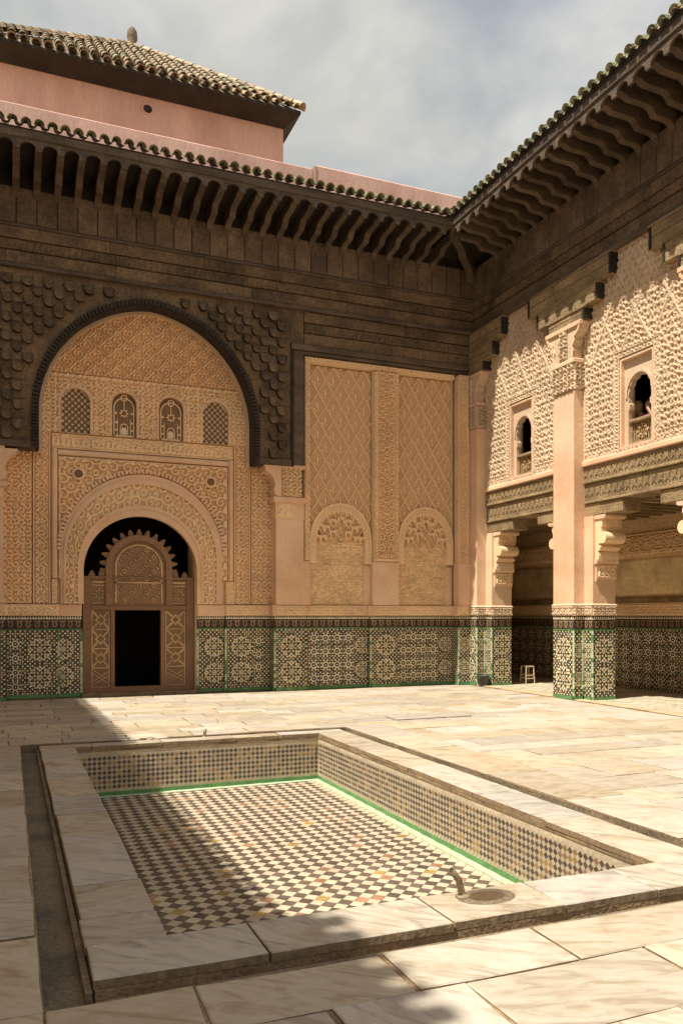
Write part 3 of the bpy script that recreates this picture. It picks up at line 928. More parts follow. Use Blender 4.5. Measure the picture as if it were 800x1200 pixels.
# bead row round the outside of the arch
b = MB('plaster')
for i in range(64):
    a = PI * (i + 0.5) / 64
    cx, cz, r = OX, OZ, RO + 0.0
    c, s = math.cos(a), math.sin(a)
    tx, tz = -s, c
    pts = [(cx + (r - 0.045) * c - 0.024 * tx, cz + (r - 0.045) * s - 0.024 * tz), (cx + (r + 0.04) * c - 0.028 * tx, cz + (r + 0.04) * s - 0.028 * tz),
           (cx + (r + 0.04) * c + 0.028 * tx, cz + (r + 0.04) * s + 0.028 * tz), (cx + (r - 0.045) * c + 0.024 * tx, cz + (r - 0.045) * s + 0.024 * tz)]
    b.prism(FRc, pts, 0.0, 0.085)
b.build('bead_row', wall, kind='stuff')
# rectangular moulded frame (alfiz)
for (u0, u1, v0, v1) in ((0.80, 0.93, 2.45, 5.12), (4.50, 4.63, 2.45, 5.12), (0.93, 4.50, 4.99, 5.12)):
    b = MB('plaster')
    if v1 - v0 > 1:
        pr = [(u0, 0), (u0 + 0.01, 0.05), (u0 + 0.04, 0.085), (u1 - 0.04, 0.085), (u1 - 0.01, 0.05), (u1, 0)]
        P = [FRc(p, v, w) for v in (v0, v1) for p, w in pr]
    else:
        pr = [(v0, 0), (v0 + 0.01, 0.05), (v0 + 0.04, 0.08), (v1 - 0.04, 0.08), (v1 - 0.01, 0.05), (v1, 0)]
        P = [FRc(u, p, w) for u in (u0, u1) for p, w in pr]
    b.faces(P, [(i, i + 1, 7 + i, 6 + i) for i in range(5)] + [(0, 1, 2, 3, 4, 5), (6, 7, 8, 9, 10, 11)])
    b.build('frame_moulding', wall)
# inner fillet of the frame
for (u0, u1, v0, v1) in ((0.945, 0.985, 2.45, 4.97), (4.445, 4.485, 2.45, 4.97), (0.985, 4.445, 4.93, 4.97)):
    b = MB('plaster'); b.box(FRc, u0, u1, v0, v1, 0, 0.055, 0, 0.01); b.build('frame_fillet', wall)
# side borders
def border_fn(u0, u1, s=0.24):
    def f(u, v):
        c = (u0 + u1) / 2; hw = (u1 - u0) / 2
        m_ = (np.abs(u - c) < hw - 0.05)
        return 0.004 + 0.058 * vermi(u - c, v, s * 0.8) * m_ + 0.052 * (lines(u, u0 + 0.025, 0.022) + lines(u, u1 - 0.025, 0.022))
    return f
hfield('border_band', FRc, 0.44, 0.80, 1.92, 6.2, border_fn(0.44, 0.80), 'stucco', wall)
hfield('border_band', FRc, 4.63, 5.02, 1.92, 6.2, border_fn(4.63, 5.02), 'stucco', wall)
hfield('carved_field', FRc, -0.75, 0.44, 1.92, 5.15, lambda u, v: 0.0 + 0.058 * vermi(u, v, 0.19, 1.0), 'stucco', wall)
hfield('carved_field', FRc, 5.02, 5.45, 5.25, 6.75, lambda u, v: 0.0 + 0.058 * vermi(u, v, 0.19), 'stucco', wall)
hfield('carved_field', FRc, -0.1, 0.44, 5.15, 6.75, lambda u, v: 0.0 + 0.058 * vermi(u, v, 0.19), 'stucco', wall)
hfield('carved_field', FRc, 5.02, 5.52, 1.92, 5.25, lambda u, v: 0.0 + 0.058 * vermi(u, v, 0.19, 2.0), 'stucco', wall)
for (u0, u1) in ((0.80, 0.93), (4.44, 4.63)):
    hfield('impost_block', FRc, u0, u1 + (0.02 if u0 > 3 else 0), 1.92, 2.45, lambda u, v: 0.05 + 0.02 * curl(u, v, 0.15), 'stucco', wall)
# inscription band, window row, tympanum
hfield('inscription_band', FRc, 0.80, 4.63, 5.12, 5.45, lambda u, v: 0.0 + 0.048 * np.maximum(kufic(u, v, 5.15, 5.42, 0.10), 0.55 * vermi(u, v, 0.17)) * (np.abs(v - 5.285) < 0.13) + 0.055 * (lines(v, 5.145, 0.018) + lines(v, 5.43, 0.018)), 'stucco', wall, 0.0155)
wins = [(1.28, 0.30), (2.26, 0.265), (3.25, 0.275), (4.22, 0.30)]
WZ0, WZ1 = 5.47, 6.42
def winmask(u, v):
    m_ = np.zeros(np.shape(u), bool)
    for c, hw in wins:
        zc = WZ1 - hw
        m_ |= (np.abs(u - c) < hw) & (v > WZ0) & (v < zc)
        m_ |= ((u - c) ** 2 + (v - zc) ** 2 < hw * hw) & (v >= zc)
    return m_
def winrow(u, v):
    h = 0.0 + 0.058 * vermi(u, v, 0.19, 0.4)
    for c, hw in wins:
        for e in (c - hw - 0.10, c + hw + 0.10):
            h = np.maximum(h, 0.056 * lines(u, e, 0.022))
    h = np.maximum(h, 0.056 * lines(v, 6.66, 0.025))
    return h
hfield('window_row_panel', FRc, 0.44, 5.02, 5.45, 6.70, winrow, 'stucco', wall, 0.0155, winmask)
hfield('tympanum', FRc, 0.20, 5.25, 6.70, 8.45, lambda u, v: 0.0 + 0.085 * hearts(u - 2.72, v - 6.9), 'stucco', wall, 0.0155)
FW = FB(YR + 0.05)
for k, (c, hw) in enumerate(wins):
    sc_ = MB('plaster')
    zc = WZ1 - hw
    outer = [(c + hw + 0.05, WZ0)] + arc(c, zc, hw + 0.05, 0, PI, 16) + [(c - hw - 0.05, WZ0)]
    inner = [(c + hw - 0.015, WZ0)] + arc(c, zc, hw - 0.015, 0, PI, 16) + [(c - hw + 0.015, WZ0)]
    sc_.band(FRc, outer, inner, -0.06, 0.05, 0, 0.035)
    wo_ = sc_.build('blind_window', wall)
    b = MB('screen_back')
    b.prism(FW, [(c + hw, WZ0)] + arc(c, zc, hw, 0, PI, 14) + [(c - hw, WZ0)], -0.03, 0.0)
    b.build('screen_ground', wo_)
    b = MB('stucco', 'glass_pale')
    def inside(x_, z_, g_=0.03):
        return abs(x_ - c) < hw - g_ and z_ > WZ0 + g_ and (z_ < zc or (x_ - c) ** 2 + (z_ - zc) ** 2 < (hw - g_) ** 2)
    if k in (0, 3):
        # diagonal grid of rings with small stars
        p_ = 0.118
        for i in range(-4, 5):
            for j in range(0, 20):
                x_ = c + (i + (j % 2) * 0.5) * p_ * 1.06; z_ = WZ0 + 0.05 + j * p_ * 0.55
                if inside(x_, z_, 0.045):
                    b.band(FW, arc(x_, z_, 0.058, 0, 2 * PI, 10), arc(x_, z_, 0.040, 0, 2 * PI, 10), -0.01, 0.028)
                zz = z_ + p_ * 0.0
                x2 = x_ + p_ * 0.53
                if inside(x2, z_, 0.02):
                    b.prism(FW, [(x2 - 0.03, z_), (x2 - 0.008, z_ - 0.008), (x2, z_ - 0.034), (x2 + 0.008, z_ - 0.008), (x2 + 0.03, z_), (x2 + 0.008, z_ + 0.008), (x2, z_ + 0.034), (x2 - 0.008, z_ + 0.008)], -0.01, 0.034, 1)
    else:
        # tracery: inner arch, ring, hanging star and lamp
        i2 = [(c + hw - 0.05, WZ0)] + arc(c, zc - 0.06, hw - 0.05, 0, PI, 14) + [(c - hw + 0.05, WZ0)]
        i3 = [(c + hw - 0.072, WZ0)] + arc(c, zc - 0.06, hw - 0.072, 0, PI, 14) + [(c - hw + 0.072, WZ0)]
        b.band(FW, i2, i3, -0.01, 0.03)
        b.band(FW, arc(c, zc + 0.15, 0.072, 0, 2 * PI, 14), arc(c, zc + 0.15, 0.052, 0, 2 * PI, 14), -0.01, 0.035)
        st = []
        for q in range(16):
            rr = 0.105 if q % 2 == 0 else 0.06
            st.append((c + rr * math.sin(q * PI / 8), 5.98 + rr * math.cos(q * PI / 8)))
        sti = [(c + (x_ - c) * 0.66, 5.98 + (z_ - 5.98) * 0.66) for x_, z_ in st]
        b.band(FW, st + st[:1], sti + sti[:1], -0.01, 0.034)
        b.prism(FW, rect(c - 0.008, c + 0.008, 6.08, zc + 0.08), -0.01, 0.03)
        for e in (-1, 1):
            b.prism(FW, rect(c + e * (hw - 0.13) - 0.008, c + e * (hw - 0.13) + 0.008, WZ0, 5.86), -0.01, 0.028)
            for zq in (5.62, 5.78, 5.98):
                b.prism(FW, arc(c + e * (hw - 0.10), zq, 0.024, 0, 2 * PI, 8)[:-1], -0.01, 0.03)
        la = [(c + 0.085, WZ0 + 0.06), (c + 0.085, 5.68)] + arc(c, 5.68, 0.085, 0, PI, 10) + [(c - 0.085, WZ0 + 0.06)]
        li = [(c + 0.066, WZ0 + 0.06), (c + 0.066, 5.68)] + arc(c, 5.68, 0.066, 0, PI, 10) + [(c - 0.066, WZ0 + 0.06)]
        b.band(FW, la, li, -0.01, 0.034)
        b.prism(FW, [(c - 0.055, WZ0 + 0.06), (c + 0.055, WZ0 + 0.06), (c + 0.06, 5.62), (c + 0.03, 5.70), (c, 5.66), (c - 0.03, 5.70), (c - 0.06, 5.62)], -0.01, 0.02, 1)
        b.prism(FW, rect(c - hw + 0.04, c + hw - 0.04, WZ0 + 0.012, WZ0 + 0.05), -0.01, 0.03)
    b.build('tracery', wo_)

# --- foot of the wall: mosaics
ZS = [0.42, 0.98]
F62 = FB(YR - 0.06)
wt_ = wall
zellij(F62, -1.9, 0.93, 0.075, ZT, wall, [(True, 0.58, 0.42, 0.95), (True, 0.58, 0.99, 0.95), (True, -0.36, 0.42, 0.95), (True, -0.36, 0.99, 0.95)] + [(False, 0.12, z_, 1.0) for z_ in (0.24, 0.53, 0.82, 1.11)] + [(False, -0.85, z_, 1.0) for z_ in (0.24, 0.53, 0.82, 1.11)])
zellij(FRc, 0.95, 1.40, 0.075, ZT, wall, [(True, 1.03, 0.42, 0.9), (True, 1.03, 0.99, 0.9)], w=0.0)
zellij(FRc, 3.82, 4.42, 0.075, ZT, wall, [(True, 4.20, 0.42, 0.9), (True, 4.20, 0.99, 0.9)], w=0.0)
zellij(F62, 4.44, 5.50, 0.075, ZT, wall, [(True, 4.80, 0.42, 0.95), (True, 4.80, 0.99, 0.95)] + [(False, 5.20, z_, 1.0) for z_ in (0.24, 0.53, 0.82, 1.11)])
green_strip(F62, 0.945, 0, ZT, wall); green_strip(FRc, 1.395, 0, ZT, wall); green_strip(FRc, 3.83, 0, ZT, wall); green_strip(F62, 4.445, 0, ZT, wall)
FPil = FB(YW)
zellij(FPil, 5.46, 6.22, 0.075, ZT, wall, [(True, 5.86, 0.42, 1.05), (True, 5.86, 0.99, 1.05)])
FPan = FB(YP)
XP = 10.37
FEn = FB(17.11)
def smallgrid(u0, u1, n):
    return [(False, u0 + (i + 0.5) * (u1 - u0) / n, z_, 1.15) for i in range(n) for z_ in (0.25, 0.55, 0.86, 1.17)]
zellij(FPan, 6.20, 7.80, 0.075, ZT, wall, smallgrid(6.30, 7.44, 4) + [(True, 7.66, 0.42, 0.8), (True, 7.66, 0.99, 0.8)])
zellij(FPil, 7.80, 8.55, 0.075, ZT, wall, [(True, 8.2, 0.42, 1.05), (True, 8.2, 0.99, 1.05)])
zellij(FPan, 8.53, 10.05, 0.075, ZT, wall, smallgrid(8.58, 9.66, 4) + [(True, 9.86, 0.42, 0.75), (True, 9.86, 0.99, 0.75)])
zellij(FEn, 10.05, XP + 0.06, 0.075, ZT, wall, [(True, 10.21, 0.42, 0.7), (True, 10.21, 0.99, 0.7)])
green_strip(FEn, 10.065, 0, ZT, wall)
for Fq, u in ((FPil, 5.49), (FPil, 7.83), ):
    green_strip(Fq, u - 0.015, 0, ZT, wall)
b = MB('plaster')
for (u0, u1, y_) in ((5.50, 6.20, YW), (7.84, 8.53, YW), (10.07, 10.6, 17.11)):
    b.box(FB(y_), u0, u1, 0, ZC - 0.01, -0.25, -0.052)
b.build('pilaster_core', wall)
for (Fq, u0, u1) in ((F62, -1.9, 0.95), (FRc, 0.95, 1.40), (FRc, 3.82, 4.44), (F62, 4.44, 5.505), (FPil, 5.46, 6.22), (FPan, 6.22, 7.80), (FPil, 7.80, 8.55), (FPan, 8.55, 10.08), (FEn, 10.05, XP + 0.06)):
    dado_trim(Fq, u0, u1, ZT, wall)
    b = MB('z_green'); b.box(Fq, u0, u1, 0, 0.075, -0.05, 0.014); b.build('base_course', wall)
    if Fq is FEn or Fq is FPil or Fq is FPan or Fq is F62:
        carved_band(Fq, u0, u1, ZB, ZC, wall, 0.03)
    else:
        b = MB('plaster'); b.box(Fq, u0, u1, ZB, ZC, -0.05, 0.03, 0, 0.01); b.build('plain_band', wall)

for (xs_, ya, yb) in ((5.46, 17.31, 17.64), (7.80, 17.31, 17.42), (10.05, 17.12, 17.42)):
    Fs = FR(xs_)
    zellij(Fs, ya, yb, 0.075, ZT, wall, [])
    dado_trim(Fs, ya, yb, ZT, wall)
    b = MB('z_green'); b.box(Fs, ya, yb, 0, 0.075, -0.05, 0.014); b.build('base_course', wall)
    b = MB('plaster'); b.box(Fs, ya, yb, ZB, ZC, -0.05, 0.03, 0, 0.008); b.build('plain_band', wall)
# the twin pilaster and the wall beyond it, at the left edge
FLft = FB(YW + 0.06)
zellij(FPil, -0.82, -0.06, 0.075, ZT, wall, [(True, -0.44, 0.42, 1.0), (True, -0.44, 0.99, 1.0)])
zellij(FLft, -3.2, -0.82, 0.075, ZT, wall, [(False, -3.0 + 0.3 * i_, z_, 1.1) for i_ in range(7) for z_ in (0.25, 0.55, 0.86, 1.17)])
FLs = lambda u, v, w: (-0.06 + w, u, v)
zellij(FLs, YW + 0.01, YR - 0.06, 0.075, ZT, wall, [])
for (Fq, u0, u1) in ((FPil, -0.82, -0.06), (FLft, -3.2, -0.82), (FLs, YW + 0.01, YR - 0.06)):
    dado_trim(Fq, u0, u1, ZT, wall)
    b = MB('z_green'); b.box(Fq, u0, u1, 0, 0.075, -0.05, 0.014); b.build('base_course', wall)
    carved_band(Fq, u0, u1, ZB, ZC, wall, 0.03)
hfield('carved_field', FLft, -3.2, -0.78, ZC, 5.0, lambda u, v: 0.0 + 0.055 * vermi(u, v, 0.19), 'stucco', wall)
# --- pilaster with bracket capital (right of the doorway) and its twin at the picture's left edge
def facade_pilaster(u0, u1, sgn):
    b = MB('plaster'); b.box(FPil, u0, u1, ZC, 3.84, -0.4, 0.0, 0, 0.008); b.build('pilaster_shaft', wall)
    b = MB('plaster'); b.box(FPil, u0 - 0.01, u1 + 0.01, 3.84, 4.30, -0.4, 0.0); b.build('capital_core', wall)
    hfield('capital_block', FPil, u0 + 0.03, u1 - 0.25 if sgn < 0 else u1 - 0.03, 3.88, 4.20, lambda u, v: 0.012 + 0.03 * kufic(u, v, 3.88, 4.2, 0.13), 'stucco', wall, 0.0155)
    b = MB('plaster'); b.box(FPil, u0 - 0.06, u1 + 0.06, 4.22, 4.34, -0.4, 0.045, 0, 0.02); b.build('capital_ledge', wall)
    hfield('capital_panel', FPil, u0 + 0.12, u1 - 0.05, 4.34, 5.0, lambda u, v: -0.01 + 0.058 * vermi(u, v, 0.19), 'stucco', wall, 0.0155)
    # curved bracket leaning over the opening
    e = u0 if sgn < 0 else u1
    o = -1 if sgn < 0 else 1
    prof = [(e - o * 0.12, 4.34), (e + o * 0.02, 4.36), (e + o * 0.05, 4.5), (e + o * 0.02, 4.62), (e + o * 0.07, 4.74), (e + o * 0.14, 4.84), (e + o * 0.24, 4.9), (e + o * 0.26, 4.98), (e - o * 0.12, 4.98)]
    b = MB('plaster'); b.prism(FPil, prof, -0.34, 0.03); b.build('bracket', wall)
    b = MB('plaster'); b.box(FPil, u0 - 0.28, u1 + 0.02, 4.98, 5.06, -0.36, 0.05, 0, 0.012); b.build('abacus', wall)
facade_pilaster(5.50, 6.16, -1)
facade_pilaster(-0.76, -0.10, 1)
hfield('border_band', FPil, 6.17, 6.32, 2.92, 7.52, lambda u, v: -0.01 + 0.04 * vermi(u, v, 0.19) * (np.abs(u - 6.245) < 0.05) + 0.02 * (lines(u, 6.19, 0.02) + lines(u, 6.30, 0.02)), 'stucco', wall, 0.0155, edge=0.15)
hfield('border_band', FPil, 6.17, 10.05, 7.42, 7.56, lambda u, v: -0.01 + 0.04 * vermi(u, v, 0.19) * (np.abs(v - 7.49) < 0.045) + 0.02 * (lines(v, 7.435, 0.02) + lines(v, 7.545, 0.02)), 'stucco', wall, 0.0155, edge=0.15)
b = MB('plaster'); b.box(FPil, 5.52, 6.32, ZC, 2.92, -0.3, -0.004, 0, 0.006); b.build('pilaster_block', wall)

# --- the tall pilaster between the two panels
hfield('carved_pilaster', FPil, 7.88, 8.54, 2.94, 7.42, lambda u, v: 0.0 + 0.062 * curl(u - 8.21, v, 0.42) * (np.abs(u - 8.21) < 0.19) * (v > 3.05) + 0.05 * (lines(u, 7.97, 0.02) + lines(u, 8.45, 0.02) + lines(v, 3.0, 0.02)) + 0.04 * vermi(u, v, 0.17) * (np.abs(u - 8.21) > 0.26), 'stucco', wall, 0.0155, edge=0.15)
b = MB('plaster'); b.box(FPil, 7.86, 8.55, ZC, 2.94, -0.25, 0.0, 0, 0.008); b.build('pilaster_block', wall)

# --- blind panels: lozenge network above a muqarnas niche
def lozenge_mesh(a, h):
    """a: half width, h: half height; raised rim, sunk ground, leaf and bud inside"""
    m = MB('stucco')
    def ring(s, w): return [(-a * s, 0, w), (0, -h * s, w), (a * s, 0, w), (0, h * s, w)]
    o = 1.0
    R = [ring(1.0, -0.03), ring(0.985, 0.016), ring(0.885, 0.018), ring(0.855, -0.045), ring(0.75, -0.045), ring(0.72, -0.012), ring(0.635, -0.012), ring(0.60, -0.062)]
    P = [q for r in R for q in r]
    fs = [(i * 4 + k, i * 4 + (k + 1) % 4, i * 4 + 4 + (k + 1) % 4, i * 4 + 4 + k) for i in range(len(R) - 1) for k in range(4)]
    fs.append(tuple(range((len(R) - 1) * 4, len(R) * 4)))
    m.faces([(x, -w, z) for x, z, w in P], fs)
    def leaf(cx, cz, rx, rz, w, tilt=0.0):
        pts = []
        for k in range(8):
            t = 2 * PI * k / 8
            x, z = rx * math.cos(t), rz * math.sin(t)
            pts.append((cx + x * math.cos(tilt) - z * math.sin(tilt), cz + x * math.sin(tilt) + z * math.cos(tilt)))
        V_ = [(x, 0.062, z) for x, z in pts] + [(cx + (x - cx) * 0.7, 0.045 - w, cz + (z - cz) * 0.7) for x, z in pts]
        m.faces(V_, [(k, (k + 1) % 8, 8 + (k + 1) % 8, 8 + k) for k in range(8)] + [tuple(range(8, 16))])
    leaf(0, 0.02 * h, a * 0.20, h * 0.22, 0.034)
    leaf(0, 0.38 * h, a * 0.09, h * 0.12, 0.028)
    leaf(0, -0.38 * h, a * 0.09, h * 0.12, 0.028)
    leaf(a * 0.34, 0.03 * h, a * 0.07, h * 0.17, 0.028, 0.25)
    leaf(-a * 0.34, 0.03 * h, a * 0.07, h * 0.17, 0.028, -0.25)
    return m
def clip_mesh(mb, name, planes):
    import bmesh
    me = mb.mesh(name)
    bm = bmesh.new(); bm.from_mesh(me)
    for co, no in planes:
        bmesh.ops.bisect_plane(bm, geom=bm.verts[:] + bm.edges[:] + bm.faces[:], plane_co=co, plane_no=no, clear_outer=True)
    bm.to_mesh(me); bm.free()
    return me
def blind_panel(u0, u1, ncol, tag_):
    z0, z1 = 3.72, 7.40
    a = (u1 - u0) / ncol / 2; h = a * 1.62
    nr = int(math.ceil((z1 - z0) / h)) + 1
    cache = {}
    base = lozenge_mesh(a * 0.995, h * 0.995)
    for j in range(nr):
        zc = z1 - j * h
        for i in range(ncol + 1):
            uc = u0 + (2 * i + (j % 2)) * a
            if uc > u1 + 0.01 or uc < u0 - 0.01: continue
            key = (uc < u0 + 0.01, uc > u1 - 0.01, j == 0)
            if key not in cache:
                pl = []
                if key[0]: pl.append(((0, 0, 0), (-1, 0, 0)))
                if key[1]: pl.append(((0, 0, 0), (1, 0, 0)))
                if key[2]: pl.append(((0, 0, 0), (0, 0, 1)))
                cache[key] = clip_mesh(base, 'lozenge', pl) 
            if zc + h < 3.75: continue
            put('lozenge', cache[key], wall, (uc, YP - 0.012, zc))
    # ground of the network
    b = MB('stucco'); b.box(FPan, u0 - 0.01, u1 + 0.01, 2.9, z1 + 0.05, -0.08, -0.07)
    return a, h
blind_panel(6.34, 7.86, 4, 0)
blind_panel(8.56, 10.03, 4, 1)
def niche(u0, u1, ztop, zs):
    """blind arch with hanging cells, drawn over the foot of the lozenge network"""
    c = (u0 + u1) / 2; R = (u1 - u0) / 2
    n = 26
    def pointed(r, zt, z_s):
        pts = [(c + r, z_s - 0.42)]
        for i in range(n + 1):
            t = PI * i / n
            x = c + r * math.cos(t)
            z = z_s + (zt - z_s) * (max(0.0, math.sin(t)) ** 0.88)
            pts.append((x, z))
        pts.append((c - r, z_s - 0.42))
        return pts
    b = MB('stucco')
    b.band(FPan, pointed(R, ztop, zs), pointed(R - 0.055, ztop - 0.06, zs), -0.08, 0.065, 0, 0.06)
    b.build('arch_moulding', wall)
    # carved spandrel ring
    A = pointed(R - 0.055, ztop - 0.06, zs); B_ = pointed(R - 0.17, ztop - 0.20, zs)
    b = MB('stucco'); b.band(FPan, A, B_, -0.08, 0.04)
    for i in range(2, len(A) - 2):
        for q in (0.3, 0.7):
            x = A[i][0] * q + B_[i][0] * (1 - q); z = A[i][1] * q + B_[i][1] * (1 - q)
            b.prism(FPan, arc(x, z, 0.028, 0, 2 * PI, 6)[:-1], 0.03, 0.06)
    b.build('archivolt', wall)
    b = MB('rough'); 
    ins = pointed(R - 0.16, ztop - 0.19, zs)
    b.prism(FPan, ins + [(ins[-1][0], ZC), (ins[0][0], ZC)], -0.075, -0.062, 0, False)
    b.build('niche_back', wall)
    # rough courses inside the niche
    hfield('niche_facing', FPan, u0 + 0.04, u1 - 0.06, ZC, zs + 0.12, lambda u, v: -0.055 + 0.014 * vermi(u, v, 0.16, 0.3) + 0.008 * (np.mod(v, 0.13) > 0.02), 'rough', wall, 0.025, edge=0.062)
    # muqarnas: three tiers of little hollow cells
    cm = MB('stucco')
    hw, hh, dp = 0.078, 0.16, 0.085
    out = [(-hw, 0.0), (-hw, hh), (hw, hh), (hw, 0.0), (hw * 0.72, 0.0)] + [(hw * 0.72 * math.cos(t), 0.02 + hw * 1.15 * math.sin(t)) for t in np.linspace(0.15, PI - 0.15, 7)] + [(-hw * 0.72, 0.0)]
    cm.prism(lambda u, v, w: (u, -w, v), out, 0.0, dp)
    cm.prism(lambda u, v, w: (u, -w, v), [(-hw * 0.3, hh * 0.8), (0, hh * 0.55), (hw * 0.3, hh * 0.8), (hw * 0.3, hh), (-hw * 0.3, hh)], dp, dp + 0.03)
    cme = cm.mesh('muqarnas_cell')
    for tier, (kk, rr, zo) in enumerate(((9, 0.93, -0.16), (7, 0.70, -0.30), (3, 0.36, -0.22))):
        for i in range(kk):
            t = PI * (i + 0.5) / kk
            if tier == 0: x, z = c + (R - 0.2) * math.cos(t) * 1.0, zs + (ztop - 0.20 - zs) * math.sin(t) ** 0.88 - 0.10
            elif tier == 1: x, z = c + (R - 0.34) * math.cos(t), zs + (ztop - 0.40 - zs) * math.sin(t) ** 0.9 - 0.08
            else: x, z = c + (R - 0.56) * math.cos(t), zs + (ztop - 0.36 - zs) * math.sin(t) - 0.12
            put('muqarnas_cell', cme, wall, (x, YP + 0.062 - 0.012 * tier, z))
    b = MB('plaster'); b.box(FPan, u1 - 0.18, u1, ZC, 2.86, -0.07, -0.01, 0, 0.006); b.build('niche_jamb', wall)
niche(6.32, 7.87, 4.28, 3.30)
niche(8.55, 10.05, 4.30, 3.34)
# right end strip beside the corner pier
hfield('border_band', FPan, 10.02, 10.07, 2.95, 7.5, lambda u, v: 0.01 + 0.058 * vermi(u, v, 0.19) * (np.abs(u - 10.12) < 0.06), 'stucco', wall, 0.0155, edge=0.1)
b = MB('plaster'); b.box(FEn, 10.06, 10.45, ZC - 0.004, 2.95, -0.25, 0.0, 0, 0.006); b.build('pilaster_block', wall)
b = MB('plaster'); b.box(FEn, 10.08, 10.45, 2.95, 7.52, -0.25, -0.02); b.build('pilaster_shaft', wall)
hfield('border_band', FEn, 10.07, 10.31, 2.95, 7.5, lambda u, v: 0.0 + 0.045 * vermi(u, v, 0.16) * (np.abs(u - 10.19) < 0.07) + 0.05 * (lines(u, 10.09, 0.02) + lines(u, 10.29, 0.02)), 'stucco', wall, 0.0155)

# ================================================================== DOOR
FD = FB(17.93)
DX0, DX1, DZ = 1.44, 3.79, 2.47
OX0, OX1, OZ0, OZ1 = 2.09, 3.06, 0.13, 1.78
b = MB('door')
b.prism(FD, [(DX0, 0.05), (DX1, 0.05), (DX1, DZ), (3.62, DZ), (3.62, 0.16), (1.60, 0.16), (1.60, DZ), (DX0, DZ)], -0.06, 0.05)
door = b.build('door', wall, label='tall carved brown wooden door with open wicket and scalloped arched crest')
for (u0, u1, v0, v1, w1) in ((2.00, OX0, 0.13, 1.86, 0.06), (OX1, 3.15, 0.13, 1.86, 0.06), (1.60, 3.62, 1.80, 1.90, 0.065), ):
    b = MB('door'); b.box(FD, u0, u1, v0, v1, -0.06, w1, 0, 0.008); b.build('rail', door)
def lattice_panel(u0, u1, v0, v1, n):
    m = MB('door'); m.box(FD, u0, u1, v0, v1, -0.06, 0.0); pa = m.build('panel', door)
    l = MB('door_lattice')
    hh = (v1 - v0) / n
    for e in (u0 + 0.012, u1 - 0.036): l.box(FD, e, e + 0.024, v0, v1, 0, 0.02)
    for i in range(n):
        a, c = v0 + i * hh, v0 + (i + 1) * hh
        l.box(FD, u0 + 0.036, u1 - 0.036, a - 0.012, a + 0.012, 0, 0.02)
        cx, cz = (u0 + u1) / 2, (a + c) / 2
        hw = (u1 - u0) / 2 - 0.04
        if i == 0:
            for q in range(-4, 8):
                for sg in (1, -1):
                    z_ = a + (q + 0.5) * hh / 5
                    p1, p2 = (cx - hw, z_), (cx + hw, z_ + sg * hh * 0.5)
                    if min(p1[1], p2[1]) < a + 0.01 or max(p1[1], p2[1]) > c - 0.01: continue
                    l.prism(FD, [(p1[0], p1[1] - 0.008), (p2[0], p2[1] - 0.008), (p2[0], p2[1] + 0.008), (p1[0], p1[1] + 0.008)], 0, 0.014)
        else:
            s = hh * 0.30
            dq = [(cx, cz - s), (cx + s, cz), (cx, cz + s), (cx - s, cz)]
            di = [(cx, cz - s * 0.62), (cx + s * 0.62, cz), (cx, cz + s * 0.62), (cx - s * 0.62, cz)]
            l.band(FD, dq + dq[:1], di + di[:1], 0, 0.022)
            for sx, sz in ((1, 1), (-1, 1), (1, -1), (-1, -1)):
                x0_, z0_ = cx + sx * s * 0.55, cz + sz * s * 0.55
                x1_, z1_ = cx + sx * hw, cz + sz * hh * 0.44
                l.prism(FD, [(x0_ - 0.014, z0_ + 0.014 * sx * sz * -1 * -1), (x0_ + 0.014, z0_ - 0.014 * sx * sz), (x1_ + 0.014, z1_ - 0.014 * sx * sz), (x1_ - 0.014, z1_ + 0.014 * sx * sz)], 0, 0.018)
    l.build('lattice', door)
lattice_panel(1.60, 2.00, 0.16, 1.80, 4)
lattice_panel(3.15, 3.62, 0.16, 1.80, 4)
# upper corner panels, with a knotted star
for (u0, u1) in ((1.60, 1.95), (3.28, 3.62)):
    m = MB('door'); m.box(FD, u0, u1, 1.90, DZ, -0.06, 0.01); pa = m.build('panel', door)
    l = MB('door_lattice'); cx, cz = (u0 + u1) / 2, 2.14
    for s, rot in ((0.12, 0), (0.12, PI / 4)):
        q = [(cx + s * math.cos(rot + k * PI / 2), cz + s * math.sin(rot + k * PI / 2)) for k in range(5)]
        qi = [(cx + (x - cx) * 0.75, cz + (z - cz) * 0.75) for x, z in q]
        l.band(FD, q, qi, 0.01, 0.03)
    for a_, c_ in ((1.94, 1.96), (2.32, 2.34)): l.box(FD, u0 + 0.02, u1 - 0.02, a_, c_, 0.01, 0.028)
    l.box(FD, u0 + 0.02, u1 - 0.02, 2.38, 2.42, 0.01, 0.03)
    l.build('lattice', door)
b = MB('door'); b.box(FD, DX0, DX1, DZ, DZ + 0.05, -0.06, 0.07, 0, 0.01); b.build('cornice', door)
# arched tympanum
TC, TZ, TR = 2.60, 2.72, 0.70
tym = [(TC + TR, 1.90)] + arc(TC, TZ, TR, 0, PI, 26) + [(TC - TR, 1.90)]
ty1 = [(TC + TR * 0.82, 1.90)] + arc(TC, TZ, TR * 0.82, 0, PI, 26) + [(TC - TR * 0.82, 1.90)]
ty2 = [(TC + TR * 0.74, 1.94)] + arc(TC, TZ, TR * 0.74, 0, PI, 26) + [(TC - TR * 0.74, 1.94)]
b = MB('door'); b.band(FD, tym, ty1, -0.06, 0.10, 0, 0.085); b.build('arched_frame', door)
b = MB('door'); b.prism(FD, ty1, -0.06, 0.03); tp = b.build('tympanum_panel', door)
l = MB('door_lattice')
def in_t(x, z): return abs(x - TC) < TR * 0.72 and z > 1.95 and (z < TZ or (x - TC) ** 2 + (z - TZ) ** 2 < (TR * 0.72) ** 2)
p_ = 0.155
